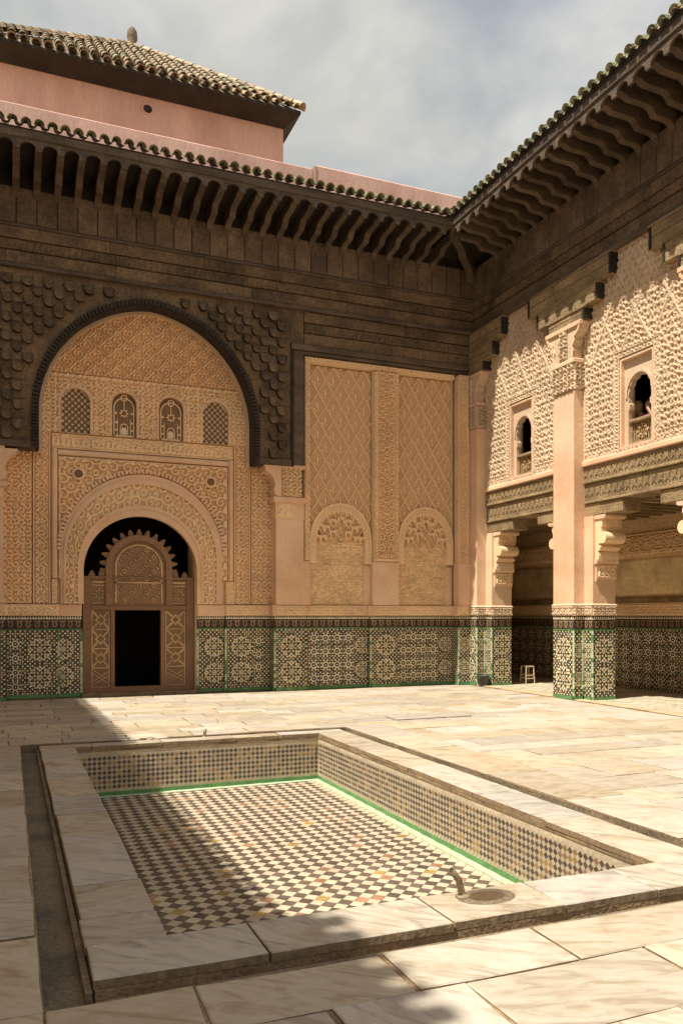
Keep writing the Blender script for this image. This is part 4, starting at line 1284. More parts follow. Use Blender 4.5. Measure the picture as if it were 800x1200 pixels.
for i in range(-4, 5):
    for j in range(0, 9):
        x, z = TC + i * p_, 2.02 + j * p_
        if (i + j) % 2 == 0 and in_t(x, z):
            st = [(x + (0.062 if q % 2 == 0 else 0.036) * math.cos(q * PI / 8), z + (0.062 if q % 2 == 0 else 0.036) * math.sin(q * PI / 8)) for q in range(16)]
            si = [(x + (a - x) * 0.6, z + (c - z) * 0.6) for a, c in st]
            l.band(FD, st + st[:1], si + si[:1], 0.03, 0.052)
        if in_t(x, z) and in_t(x + p_, z + p_):
            for (xa, za, xb, zb) in ((x, z + p_, x + p_, z), (x, z, x + p_, z + p_)):
                if (i + j) % 2 == 0:
                    k1, k2 = 0.36, 0.64
                    pa_, pb_ = (xa + (xb - xa) * k1, za + (zb - za) * k1), (xa + (xb - xa) * k2, za + (zb - za) * k2)
                    l.prism(FD, [(pa_[0] - 0.008, pa_[1] - 0.008), (pb_[0] - 0.008, pb_[1] - 0.008), (pb_[0] + 0.008, pb_[1] + 0.008), (pa_[0] + 0.008, pa_[1] + 0.008)], 0.03, 0.048)
l.band(FD, [(TC + TR * 0.72, 1.96)] + arc(TC, TZ, TR * 0.72, 0, PI, 20) + [(TC - TR * 0.72, 1.96)], [(TC + TR * 0.67, 1.96)] + arc(TC, TZ, TR * 0.67, 0, PI, 20) + [(TC - TR * 0.67, 1.96)], 0.03, 0.05)
l.box(FD, TC - TR * 0.72, TC + TR * 0.72, 2.38, 2.41, 0.03, 0.05)
l.build('lattice', door)
# flame-shaped crest
cr = MB('door')
cr.prism(lambda u, v, w: (u, -w, v), [(-0.062, 0), (0.062, 0), (0.055, 0.05), (0.03, 0.11), (0.02, 0.135), (-0.02, 0.135), (-0.03, 0.11), (-0.055, 0.05)], -0.04, 0.02)
cr.prism(lambda u, v, w: (u, -w, v), [(-0.035, 0.01), (0.035, 0.01), (0.028, 0.05), (0.0, 0.10), (-0.028, 0.05)], 0.02, 0.032)
cme = cr.mesh('crest_flame')
for k in range(15):
    a = -0.12 + (PI + 0.24) * k / 14
    put('crest_flame', cme, door, (TC + (TR - 0.01) * math.cos(a), 17.93 - 0.02, TZ + (TR - 0.01) * math.sin(a)), (0, PI / 2 - a, 0))
for x in (1.62, 1.82, 3.38, 3.58):
    put('crest_flame', cme, door, (x, 17.91, DZ + 0.045), None, (1.1, 1, 0.9 if x in (1.62, 3.58) else 1.35))
# threshold
b = MB('stone_edge'); b.box(FZ, 1.40, 3.82, 17.62, 18.6, -0.01, 0.05, 0, 0.008); b.build('threshold', wall)
# the dark hall behind
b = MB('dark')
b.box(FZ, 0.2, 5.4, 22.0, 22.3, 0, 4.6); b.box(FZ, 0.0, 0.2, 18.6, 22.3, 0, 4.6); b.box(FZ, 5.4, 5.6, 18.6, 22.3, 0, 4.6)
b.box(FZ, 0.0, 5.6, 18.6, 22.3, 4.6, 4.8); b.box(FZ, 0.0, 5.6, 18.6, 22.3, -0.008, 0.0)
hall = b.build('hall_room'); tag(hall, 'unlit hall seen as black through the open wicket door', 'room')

# ================================================================== TIMBER ARCH PANEL ROUND THE DOOR BAY
tap = thing('timber_arch_panel', 'dark carved cedar panel studded with scale bosses around the great pointed arch', 'wood panel', (2.75, 17.3, 5.0))
GC, GR_, GZ = 2.76, 2.22, 5.80
GE = 0.16
def great(r_add=0.0, n=40):
    """slightly pointed arch struck from two centres"""
    Rg = GR_ + GE + r_add
    te = math.acos(GE / Rg)
    pts = [(GC + GR_ + r_add, 5.02 + (GZ - 5.02) * q / 12) for q in range(12)]
    h = n // 2
    for i in range(h):
        t = te * i / h
        pts.append((GC - GE + Rg * math.cos(t), GZ + Rg * math.sin(t)))
    for i in range(h + 1):
        t = te * (1 - i / h)
        pts.append((GC + GE - Rg * math.cos(t), GZ + Rg * math.sin(t)))
    pts += [(GC - GR_ - r_add, GZ - (GZ - 5.02) * q / 12) for q in range(1, 13)]
    return pts
gp = great()
FT = FB(YW - 0.02)
poly = [(-2.4, 5.02), (-2.4, 8.56), (6.14, 8.56), (6.14, 5.02)] 
poly = [(6.14, 5.02), (6.14, 8.56), (-2.4, 8.56), (-2.4, 5.02)] + gp[::-1]
b = MB('wood_frieze'); b.prism(FT, poly, -0.38, 0.0); b.build('panel_board', tap)
b = MB('plaster'); b.band(FB(YR), great(0.04), great(-0.09), 0.0, 0.14, 0, 0.10); b.build('arch_rim', wall)
# toothed dark edge
b = MB('wood_dark_shade')
g0, g1 = great(0.012, 90), great(0.13, 90)
b.band(FT, great(-0.012, 60), great(0.035, 60), -0.3, 0.02)
for i in range(0, len(g0) - 1):
    p, q, p1, q1 = g0[i], g0[i + 1], g1[i], g1[i + 1]
    k = 0.62
    b.prism(FT, [p, (p[0] + (q[0] - p[0]) * k, p[1] + (q[1] - p[1]) * k), (p1[0] + (q1[0] - p1[0]) * k, p1[1] + (q1[1] - p1[1]) * k), p1], 0.0, 0.07)
b.build('arch_teeth', tap, kind='stuff')
# bosses
bm_ = MB('wood_boss', 'wood_dark_shade')
hw = 0.105
pf = [(hw * math.cos(t), -0.01 + 0.115 * math.sin(t)) for t in np.linspace(PI, 2 * PI, 9)] + [(hw, 0.10), (-hw, 0.10)]
nP = len(pf)
wz = lambda z_: 0.12 - 0.105 * max(0.0, z_) / 0.10
P = [(x, 0.0, z) for x, z in pf] + [(x, -wz(z) + 0.012, z) for x, z in pf] + [(x * 0.86, -wz(z), z * 0.88) for x, z in pf]
bm_.faces(P, [(i, (i + 1) % nP, nP + (i + 1) % nP, nP + i) for i in range(nP)], 1)  # near-black sides: shade under each boss painted in
bm_.faces(P, [(nP + i, nP + (i + 1) % nP, 2 * nP + (i + 1) % nP, 2 * nP + i) for i in range(nP)] + [tuple(range(2 * nP, 3 * nP))], 0)
boss = bm_.mesh('scale_boss')
def outside(x, z):
    if z < 5.1: return False
    if z <= GZ: return abs(x - GC) > GR_ + 0.30
    return ((x - GC) / (GR_ + 0.28)) ** 2 + ((z - GZ) / (2.37 + 0.26)) ** 2 > 1
j = 0
z = 5.30
while z < 8.40:
    x = -1.6 + (0.195 if j % 2 else 0)
    while x < 5.75:
        if outside(x, z):
            put('scale_boss', boss, tap, (x + random.uniform(-0.012, 0.012), YW - 0.02, z + random.uniform(-0.012, 0.012)), (0, random.uniform(-0.06, 0.06), 0), (random.uniform(0.9, 1.08), random.uniform(0.8, 1.1), 1))
        x += 0.39
    z += 0.19; j += 1
# board courses and edge strips
for zz in np.arange(5.22, 8.5, 0.38):
    for (a, c) in ((-2.4, 0.3), (5.22, 5.84)):
        if zz < 5.9 or a > 0 or True:
            b = MB('wood'); 
            xx1 = c if zz < 6.3 else (c - 0.0 if a > 0 else 0.3)
            b.box(FT, a, xx1, zz, zz + 0.014, 0, 0.02); b.build('board_joint', tap)
for (u0, u1, v0, v1, w1) in ((5.84, 5.90, 5.02, 7.78, 0.06), (5.90, 6.14, 5.02, 7.60, 0.02), (5.02, 5.84, 5.02, 5.16, 0.05), (-2.4, 0.50, 5.02, 5.16, 0.05)):
    b = MB('wood_dark_shade' if w1 == 0.06 else 'wood'); b.box(FT, u0, u1, v0, v1, -0.03, w1, 0, 0.01); b.build('edge_strip', tap)

# ================================================================== TIMBER FRIEZES
def planks(parent, F, u0, u1, z0, z1, nrow, w, carve=None, matn='wood_frieze', name='frieze_plank', lmin=1.6, lmax=3.0):
    h = (z1 - z0) / nrow
    for j in range(nrow):
        u = u0
        if j == carve:
            a_, c_ = z0 + j * h, z0 + (j + 1) * h
            hfield('carved_frieze', F, u0, u1, a_ + 0.004, c_ - 0.004, lambda uu, vv: w - 0.018 + 0.026 * np.maximum(kufic(uu, vv, a_ + 0.02, c_ - 0.02, 0.115), 0.6 * vermi(uu, vv, 0.16)) * (np.abs(vv - (a_ + c_) / 2) < h * 0.40) + 0.022 * (lines(vv, a_ + 0.02, 0.02) + lines(vv, c_ - 0.02, 0.02)), matn, parent, 0.022)
            continue
        while u < u1 - 0.01:
            l = random.uniform(lmin, lmax)
            if u1 - u - l < lmin * 0.5: l = u1 - u
            b = MB(matn)
            b.box(F, u + 0.003, u + l - 0.003, z0 + j * h + 0.004, z0 + (j + 1) * h - 0.004, -0.1, w + random.uniform(-0.006, 0.008), 0, 0.008)
            b.build(name, parent)
            u += l
fb = thing('timber_frieze', 'dark weathered cedar boards above the end wall, below the projecting eave', 'frieze', (4, 17.3, 8.6))
FE = FB(YW - 0.02)
planks(fb, FE, -5.4, XR - 0.05, 8.64, 9.36, 3, 0.05, 1)
planks(fb, FE, 6.15, XR - 0.05, 7.80, 8.54, 3, 0.02, 1)
for (u0, u1, v0, v1, w1) in ((-5.4, XR - 0.06, 8.55, 8.63, 0.10), (5.84, XR - 0.06, 7.66, 7.79, 0.07), (5.84, XR - 0.06, 7.575, 7.65, 0.03), (-5.4, XR - 0.06, 9.36, 9.42, 0.075)):
    b = MB('wood'); b.box(FE, u0, u1, v0, v1, -0.1, w1, 0, 0.012); b.build('moulding', fb)
fr_ = thing('timber_frieze', 'dark cedar beam along the arcade wall under the right-hand eave', 'frieze', (10.5, 10, 8.6))
FQ = FR(XR - 0.02)
planks(fr_, FQ, 2.0, YW - 0.05, 8.66, 9.36, 3, 0.08, 1)
for (v0, v1, w1) in ((8.56, 8.655, 0.12), (9.36, 9.42, 0.11)):
    b = MB('wood'); b.box(FQ, 2.0, YW - 0.06, v0, v1, -0.1, w1, 0, 0.012); b.build('moulding', fr_)

# ================================================================== EAVES
OV_ = 1.27            # projection of the eave
PITCH = 0.386
def eave(parent, F, rot, u0, u1, cut):
    """F maps (along, up, out); cut: along-coordinate limit at the courtyard corner"""
    prof = [(0.0, 9.94), (0.064, 9.94), (0.076, 10.0), (0.10, 10.055), (0.15, 10.095), (0.21, 10.112), (0.30, 10.12), (0.46, 10.122), (0.51, 10.15), (0.555, 10.22), (0.63, 10.265), (0.80, 10.272), (1.02, 10.275), (1.08, 10.295), (1.13, 10.325), (OV_, 10.34), (OV_, 10.46), (0.0, 10.46)]
    cb = MB('wood')
    hw = 0.064
    cb.prism(lambda a, c, w: (w, -a, c), prof, -hw, hw)
    cme = cb.mesh('corbel')
    # rounded rib up the front of each corbel foot
    pb = MB('wood_panel_lit')
    pw = PITCH / 2 - 0.006
    pb.box(lambda a, c, w: (a, -w, c), -pw, pw, 9.43, 10.13, -0.06, 0.06, 0, 0.014)
    pb.box(lambda a, c, w: (a, -w, c), -pw, pw, 10.132, 10.45, -0.06, 0.0, 'wood_dark_shade')  # slot back in near-black: the slot's shade is put into its colour
    pme = pb.mesh('panel_board')
    # arched fascia piece
    aw = 0.135
    ap = [(-PITCH / 2, 10.24), (-PITCH / 2, 10.50), (PITCH / 2, 10.50), (PITCH / 2, 10.24), (aw, 10.24)] + [(aw * math.cos(t), 10.27 + 0.115 * math.sin(t)) for t in np.linspace(0, PI, 9)] + [(-aw, 10.24)]
    fb_ = MB('wood'); fb_.prism(lambda a, c, w: (a, -w, c), ap, 0.0, 0.045)
    fme = fb_.mesh('fascia_arch')
    cc = MB('wood_dark_shade')  # slot ceiling painted with the same shade tone
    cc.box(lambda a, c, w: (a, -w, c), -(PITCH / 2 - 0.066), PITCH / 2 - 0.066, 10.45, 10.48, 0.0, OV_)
    cce = cc.mesh('soffit_board')
    n = int((u1 - u0) / PITCH)
    for i in range(n):
        c = u1 - (i + 0.5) * PITCH
        wob = random.uniform(-0.012, 0.012)
        put('panel_board', pme, parent, F(c, 0, 0), rot)
        if c < cut + 0.05:
            put('soffit_board', cce, parent, F(c, 0, 0), rot)
            put('fascia_arch', fme, parent, F(c, 0, OV_), rot)
        if c + PITCH / 2 < cut + 0.2:
            put('corbel', cme, parent, F(c + PITCH / 2 + wob * 0.4, wob * 0.5, 0), rot)
    # long pieces: fascia board, tile batten, roof deck
    b = MB('wood')
    b.box(F, u0, cut, 10.44, 10.60, OV_ - 0.02, OV_ + 0.075, 0, 0.012); b.build('fascia_board', parent)
    b = MB('wood_dark_shade')
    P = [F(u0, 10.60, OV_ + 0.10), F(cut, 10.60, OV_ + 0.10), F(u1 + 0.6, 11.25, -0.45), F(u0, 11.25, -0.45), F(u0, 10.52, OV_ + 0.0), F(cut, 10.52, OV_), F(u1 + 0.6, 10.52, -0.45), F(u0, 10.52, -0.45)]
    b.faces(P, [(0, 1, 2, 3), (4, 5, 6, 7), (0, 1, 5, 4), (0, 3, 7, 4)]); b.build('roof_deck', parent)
    b = MB('wood_dark_shade'); b.box(F, u0, u1, 9.4, 10.5, -0.2, -0.062); b.build('back_board', parent)
def half_tile(r0, r1, L_, th=0.016, n=8, mat_='tile_green'):
    """a tapering half-round tile lying along -Y (its low end), crest up; origin under the low end"""
    m = MB(mat_)
    P = []
    for (y, r) in ((0, r0), (L_, r1)):
        for rr in (r, r - th):
            P += [(rr * math.cos(PI * k / n), y, rr * math.sin(PI * k / n)) for k in range(n + 1)]
    q = n + 1
    fs = []
    for k in range(n):
        fs += [(k, k + 1, 2 * q + k + 1, 2 * q + k), (q + k, q + k + 1, 3 * q + k + 1, 3 * q + k), (k, k + 1, q + k + 1, q + k), (2 * q + k, 2 * q + k + 1, 3 * q + k + 1, 3 * q + k)]
    fs += [(0, q, 3 * q, 2 * q), (n, q + n, 3 * q + n, 2 * q + n)]
    m.faces(P, fs)
    return m
SL = math.atan2(0.65, 1.8)
tm = half_tile(0.092, 0.075, 0.42).mesh('roof_tile', True)
chm = half_tile(0.10, 0.085, 0.42, mat_='tile_ochre').mesh('channel_tile', True)
def tile_row(parent, F, rz, u0, u1, out, zc, pitch=0.229, sl=SL, rows=1, name='roof_tile'):
    n = int((u1 - u0) / pitch)
    for i in range(n):
        u = u1 - (i + 0.5) * pitch
        for k in range(rows):
            s = k * 0.36
            j_ = random.uniform(-0.012, 0.012)
            p = F(u + random.uniform(-0.008, 0.008), zc + s * math.sin(sl) + random.uniform(-0.006, 0.006), out - s * math.cos(sl) + j_)
            put(name, tm, parent, p, (sl + random.uniform(-0.04, 0.04), random.uniform(-0.05, 0.05), rz + random.uniform(-0.04, 0.04)))
            p = F(u + pitch / 2, zc + 0.085 + s * math.sin(sl), out - 0.03 - s * math.cos(sl))
            put('channel_tile', chm, parent, p, (-sl, PI, rz))
eb = thing('tiled_eave', 'projecting cedar corbel eave with green tiles over the end wall', 'eave', (4, 17.3, 9.4))
XCUT = XR - 0.07 - OV_; YCUT = YW - 0.02 - OV_
eave(eb, lambda u, v, w: (u, YW - 0.02 - w, v), (0, 0, 0), -5.0, XR - 0.07, XCUT)
tile_row(eb, lambda u, v, w: (u, YW - 0.02 - w, v), 0.0, -5.0, XCUT + 0.05, OV_ + 0.17, 10.665)
er = thing('tiled_eave', 'long cedar corbel eave with green tiles along the sunlit arcade wall on the right', 'eave', (10.5, 10, 9.4))
# along the arcade the outward direction is -X: a corbel built for -Y turns by -90 degrees about Z
eave(er, lambda u, v, w: (XR - 0.07 - w, u, v), (0, 0, -PI / 2), 2.0, YW - 0.02, YCUT)
tile_row(er, lambda u, v, w: (XR - 0.07 - w, u, v), -PI / 2, 2.0, YCUT + 0.05, OV_ + 0.17, 10.665)
# corner: diagonal beam and soffit
b = MB('wood_dark_shade'); b.box(FZ, XCUT - 0.02, XR - 0.07, YCUT - 0.02, YW - 0.02, 10.37, 10.41); b.build('corner_soffit', eb)
b = MB('wood')
d0 = Vector((XR - 0.1, YW - 0.05, 0)); d1 = Vector((XCUT + 0.03, YCUT + 0.03, 0))
nn = Vector((0.06, -0.06, 0))
prof = [(0.0, 9.75), (0.12, 9.9), (0.25, 10.02), (0.55, 10.08), (0.62, 10.18), (0.98, 10.22), (1.0, 10.40), (0.0, 10.40)]
P = [tuple((d0 + (d1 - d0) * t + s * nn)[:2]) + (z_,) for s in (-1, 1) for t, z_ in prof]
q = len(prof)
b.faces(P, [tuple(range(q)), tuple(range(2 * q - 1, q - 1, -1))] + [(i, (i + 1) % q, q + (i + 1) % q, q + i) for i in range(q)])
b.build('corner_beam', eb)
b = MB('tile_ochre'); b.tube([(XCUT - 0.08, YCUT - 0.08, 10.74), (XR - 0.1, YW - 0.1, 11.35)], 0.10, 10); b.build('hip_tile', eb, smooth=True)

# ================================================================== PARAPET AND PAVILION BEHIND
pp = thing('parapet_wall', 'low pink limewashed parapet wall above the end-wall eave', 'wall', (4, 17.9, 10.9))
b = MB('pink'); b.box(FZ, -6, 6.45, 17.55, 17.95, 10.9, 11.97, 0, 0.02); b.build('parapet_run', pp)
b = MB('pink'); b.box(FZ, 6.53, 13.5, 17.58, 18.1, 10.9, 12.10, 0, 0.03); b.build('parapet_run', pp)
b = MB('pink'); P = [(6.45, 17.56, 11.97), (6.54, 17.56, 12.09), (6.54, 17.95, 12.09), (6.45, 17.95, 11.97), (6.45, 17.56, 11.5), (6.54, 17.56, 11.5)]
b.faces(P, [(0, 1, 2, 3), (0, 1, 5, 4)]); b.build('parapet_step', pp)
pv = thing('roof_pavilion', 'pink block with hipped green-tiled roof rising above the end wall', 'building', (1, 21, 11))
b = MB('pink'); b.box(FZ, -0.30, 6.39, 19.5, 26.0, 10.9, 14.10); b.build('block_wall', pv)
hc = (3.03, 13.65)
b = MB('pink'); b.band(FB(19.5), arc(hc[0], hc[1], 0.135, 0, 2 * PI, 18), arc(hc[0], hc[1], 0.105, 0, 2 * PI, 18), 0, 0.03); vh = b.build('vent_ring', pv)
b = MB('dark'); b.prism(FB(19.5), arc(hc[0], hc[1], 0.106, 0, 2 * PI, 18)[:-1], 0, 0.006); b.build('vent_dark_disc', vh)  # flat disc; the shade of a hollow is painted as its colour
b = MB('wood_dark_shade')
b.box(FZ, -0.88, 6.66, 18.92, 26.6, 14.06, 14.12, 0)
b.build('soffit_board', pv)
# raking dark eave boards below the soffit
b = MB('wood_dark_shade')
P = [(-0.32, 19.48, 13.93), (6.41, 19.48, 13.93), (6.64, 18.95, 14.06), (-0.86, 18.95, 14.06)]
b.faces(P, [(0, 1, 2, 3)])
P = [(6.41, 19.48, 13.93), (6.41, 26.0, 13.93), (6.64, 26.5, 14.06), (6.64, 18.95, 14.06)]
b.faces(P, [(0, 1, 2, 3)])
b.build('eave_board', pv)
AP = Vector((3.05, 22.45, 17.0)); EC = Vector((6.68, 18.88, 14.14))
SLP = math.atan2(AP.z - EC.z, AP.y - EC.y)
b = MB('tile_ochre')
P = [(-0.88, 18.92, 14.12), (6.66, 18.92, 14.12), tuple(AP), (-0.88, 26.0, 14.12), (6.66, 26.0, 14.12)]
b.faces(P, [(0, 1, 2), (1, 4, 2), (4, 3, 2), (3, 0, 2)]); b.build('roof_plane', pv)
tp_ = half_tile(0.105, 0.085, 0.46, mat_='tile_ochre').mesh('roof_tile', True)
for i in range(40):
    u = 6.55 - i * 0.25
    if u < -0.85: break
    p = (u, 18.86, 14.15)
    put('roof_tile', tp_, pv, p, (SLP - 0.12 + random.uniform(-0.05, 0.05), random.uniform(-0.06, 0.06), random.uniform(-0.05, 0.05)))
b = MB('tile_ochre', 'tile_green')
for i in range(40):
    u = 6.55 - i * 0.25
    if u < -0.85: break
    smax = min(1.0, max(0.0, (EC.x - u) / (EC.x - AP.x)), max(0.0, (u + 0.9) / (AP.x + 0.9)))
    nk = int(4.6 * smax / 0.42)
    for k in range(1, nk + 1):
        s = k * 0.42
        y0 = 18.86 + s * math.cos(SLP); z0 = 14.17 + s * math.sin(SLP)
        t_ = half_tile(0.10, 0.085, 0.45)
        ca, sa = math.cos(SLP - 0.03), math.sin(SLP - 0.03)
        jx = random.uniform(-0.015, 0.015)
        b.faces([(u + jx + x, y0 + y * ca - z_ * sa, z0 + y * sa + z_ * ca) for x, y, z_ in t_.v], t_.f, 1 if random.random() < 0.10 else 0)
b.build('upper_tiles', pv, kind='stuff')
rt = half_tile(0.14, 0.11, 0.36, mat_='tile_ochre').mesh('ridge_tile', True)
d = (AP - EC); Ld = d.length; dn = d / Ld
yaw_ = math.atan2(-dn.x, dn.y); pit = math.asin(dn.z)
for k in range(int(Ld / 0.30)):
    p = EC + dn * (k * 0.30) + Vector((0, 0, 0.03))
    put('ridge_tile', rt, pv, p, (pit + 0.06, random.uniform(-0.08, 0.08), yaw_))
EL = Vector((-0.9, 18.88, 14.14))
d = (AP - EL); Ld = d.length; dn = d / Ld
yaw_ = math.atan2(-dn.x, dn.y); pit = math.asin(dn.z)
for k in range(int(Ld / 0.30)):
    put('ridge_tile', rt, pv, EL + dn * (k * 0.30) + Vector((0, 0, 0.03)), (pit + 0.06, random.uniform(-0.08, 0.08), yaw_))
b = MB('gutter')
b.lathe((AP.x + 0.02, AP.y - 0.05, AP.z), [(0.15, -0.1), (0.15, 0.05), (0.10, 0.12), (0.145, 0.25), (0.13, 0.42), (0.07, 0.53), (0.02, 0.56)], 12, 0, 1.0, 0.8)
b.build('roof_finial', pv, smooth=True)

# ================================================================== ARCADE ON THE RIGHT
PY = [17.12, 13.51, 9.90]
XP = 10.37           # pilaster face
XB = 11.17           # rear of the pier body
labels = ['corner pier where end wall meets arcade, tiled foot behind the bucket',
          'tall free-standing pink pier in the middle of the arcade with tiled foot and bracket',
          'pier at the right picture edge whose bracket tip just enters the view']
def jamb_bracket(parent, yj, sgn, x0=XR + 0.06, x1=XB):
    """carved scroll bracket on a pier's jamb; sgn -1 = towards the camera"""
    def Fj(a, z_, w): return (x0 + w * (x1 - x0), yj + sgn * a, z_)
    def prof(pts, name, matn, e0=0.0, e1=1.0):
        b = MB(matn); b.prism(Fj, pts, e0, e1); return b.build(name, parent)
    prof([(0, 2.36), (0.03, 2.36), (0.03, 2.40), (0.045, 2.42), (0.045, 2.70), (0, 2.70)], 'impost_block', 'plaster')
    prof([(0, 2.70), (0.06, 2.70), (0.10, 2.75), (0.10, 2.79), (0, 2.79)], 'impost_ledge', 'plaster', -0.06, 1.03)
    # scroll
    neck = [(0, 2.79), (0.10, 2.79), (0.105, 2.86), (0.085, 2.93), (0.06, 2.95), (0.13, 2.98), (0.15, 3.03), (0.09, 3.07), (0.10, 3.10)]
    scr = [(0.20 + 0.11 * math.cos(t), 3.21 + 0.115 * math.sin(t)) for t in np.linspace(-PI * 0.62, PI * 0.55, 11)]
    prof(neck + scr + [(0.16, 3.34), (0.0, 3.34)], 'scroll', 'stucco')
    prof([(0, 3.34), (0.17, 3.34), (0.17, 3.42), (0.20, 3.46), (0.20, 3.58), (0, 3.58)], 'bracket_block', 'stucco', 0.0, 1.0)
    prof([(0, 3.58), (0.26, 3.58), (0.31, 3.61), (0.31, 3.655), (0, 3.655)], 'abacus', 'plaster', -0.05, 1.03)
    if sgn < 0:
        FJ = lambda u, v, w: (u, yj - 0.045 - w, v)
        hfield('impost_panel', FJ, x0 + 0.03, x1 - 0.02, 2.43, 2.69, lambda u, v: -0.006 + 0.036 * vermi(u, v, 0.19), 'stucco', parent, 0.0155, edge=0.01)
        b = MB('stucco')
        b.band(lambda u, v, w: (u, yj - 0.20 - w, v), arc((x0 + x1) / 2, 3.44, 0.17, 0, PI, 14), arc((x0 + x1) / 2, 3.44, 0.13, 0, PI, 14), 0, 0.03)
        b.build('scroll_arch', parent)
def pier(yc, label, k):
    t = thing('arcade_pier', label, 'pier', ((XP + XB) / 2, yc, 0), group='piers of the arcade')
    hp, hb = 0.33, 0.59
    Fp, Fb = FR(XP), FR(XR)
    b = MB('plaster')
    b.box(FZ, XP + 0.052, XR, yc - hp + 0.052, yc + hp, 0, ZC - 0.006)
    b.box(FZ, XR + 0.052, XB, yc - hb + 0.052, yc + hb, 0, ZC - 0.006)
    b.build('pier_core', t)
    zs = (0.42, 0.99)
    zellij(Fp, yc - hp, yc + hp, 0.075, ZT, t, [(True, yc, z_, 1.05) for z_ in zs])
    zellij(FB(yc - hp), XP, XR, 0.075, ZT, t, [(True, (XP + XR) / 2, z_, 0.6) for z_ in zs])
    zellij(Fb, yc - hb, yc - hp, 0.075, ZT, t, [(True, yc - (hb + hp) / 2, z_, 0.6) for z_ in zs])
    zellij(Fb, yc + hp, yc + hb, 0.075, ZT, t, [])
    zellij(FB(yc - hb), XR, XB, 0.075, ZT, t, [(True, (XR + XB) / 2, z_, 1.0) for z_ in zs])
    green_strip(Fp, yc - hp + 0.01, 0, ZT, t, 0.0, 0.05)
    green_strip(Fb, yc - hb + 0.01, 0, ZT, t, 0.0, 0.05)
    green_strip(FB(yc - hp), XR - 0.03, 0, ZT, t, 0.0, 0.05)
    for (F_, a, c) in ((Fp, yc - hp, yc + hp), (FB(yc - hp), XP + 0.004, XR), (Fb, yc - hb, yc - hp), (FB(yc - hb), XR + 0.004, XB)):
        dado_trim(F_, a, c, ZT, t)
        b = MB('z_green'); b.box(F_, a, c, 0, 0.075, -0.05, 0.014); b.build('base_course', t)
        carved_band(F_, a - 0.02, c + 0.02, ZB, ZC - 0.03, t, 0.03, 0.13, 'stucco_sunlit')
        b = MB('plaster'); b.band(F_, [(a - 0.03, ZC - 0.03), (c + 0.03, ZC - 0.03)], [(a, ZC), (c, ZC)], -0.03, 0.0, 0, 0.035); b.build('band_chamfer', t)
    b = MB('plaster'); b.box(FZ, XP, XR + 0.1, yc - hp, yc + hp, ZC - 0.002, 6.17, 0); b.build('shaft', t)
    b = MB('plaster'); b.box(FZ, XR + 0.001, XB, yc - hb, yc + hb, ZC - 0.002, 3.655, 0); b.build('jamb_shaft', t)
    jamb_bracket(t, yc - hb, -1)
    jamb_bracket(t, yc + hb, 1)
    # pilaster capital
    b = MB('plaster'); b.box(FZ, XP + 0.03, XR + 0.05, yc - hp + 0.03, yc + hp - 0.03, 6.17, 7.5); b.build('capital_core', t)
    hfield('capital_block', Fp, yc - hp - 0.01, yc + hp + 0.01, 6.18, 6.72, lambda u, v: -0.01 + 0.058 * vermi(u, v, 0.19), 'stucco_sunlit', t, 0.0155)
    FBp = FB(yc - hp)
    hfield('capital_block', FBp, XP - 0.01, XR, 6.18, 6.72, lambda u, v: -0.01 + 0.058 * vermi(u, v, 0.19), 'stucco_sunlit', t, 0.0155)
    b = MB('plaster'); b.box(FZ, XP - 0.05, XR, yc - hp - 0.05, yc + hp + 0.05, 6.72, 6.80, 0, 0.015); b.build('capital_ledge', t)
    hfield('capital_panel', Fp, yc - 0.12, yc + 0.12, 6.80, 7.42, lambda u, v: 0.0 + 0.058 * vermi(u, v, 0.19), 'stucco_sunlit', t, 0.0155)
    for sg in (-1, 1):
        e = yc + sg * (hp - 0.12)
        prof = [(e - sg * 0.08, 6.80), (e + sg * 0.10, 6.80), (e + sg * 0.12, 6.95), (e + sg * 0.09, 7.05), (e + sg * 0.16, 7.14), (e + sg * 0.15, 7.22), (e + sg * 0.24, 7.28), (e + sg * 0.30, 7.33), (e + sg * 0.33, 7.42), (e - sg * 0.08, 7.42)]
        b = MB('stucco_sunlit'); b.prism(Fp, prof, -0.2, 0.0); b.build('capital_bracket', t)
        b = MB('plaster'); b.band(Fp, prof[1:-1], [(p - sg * 0.045, z_ + 0.02) for p, z_ in prof[1:-1]], -0.02, 0.03); b.build('bracket_rim', t)
    b = MB('plaster'); b.box(FZ, XP - 0.04, XR, yc - hp - 0.22, yc + hp + 0.22, 7.42, 7.50, 0, 0.012); b.build('capital_abacus', t)
    return t
for k, yc in enumerate(PY):
    pier(yc, labels[k], k)

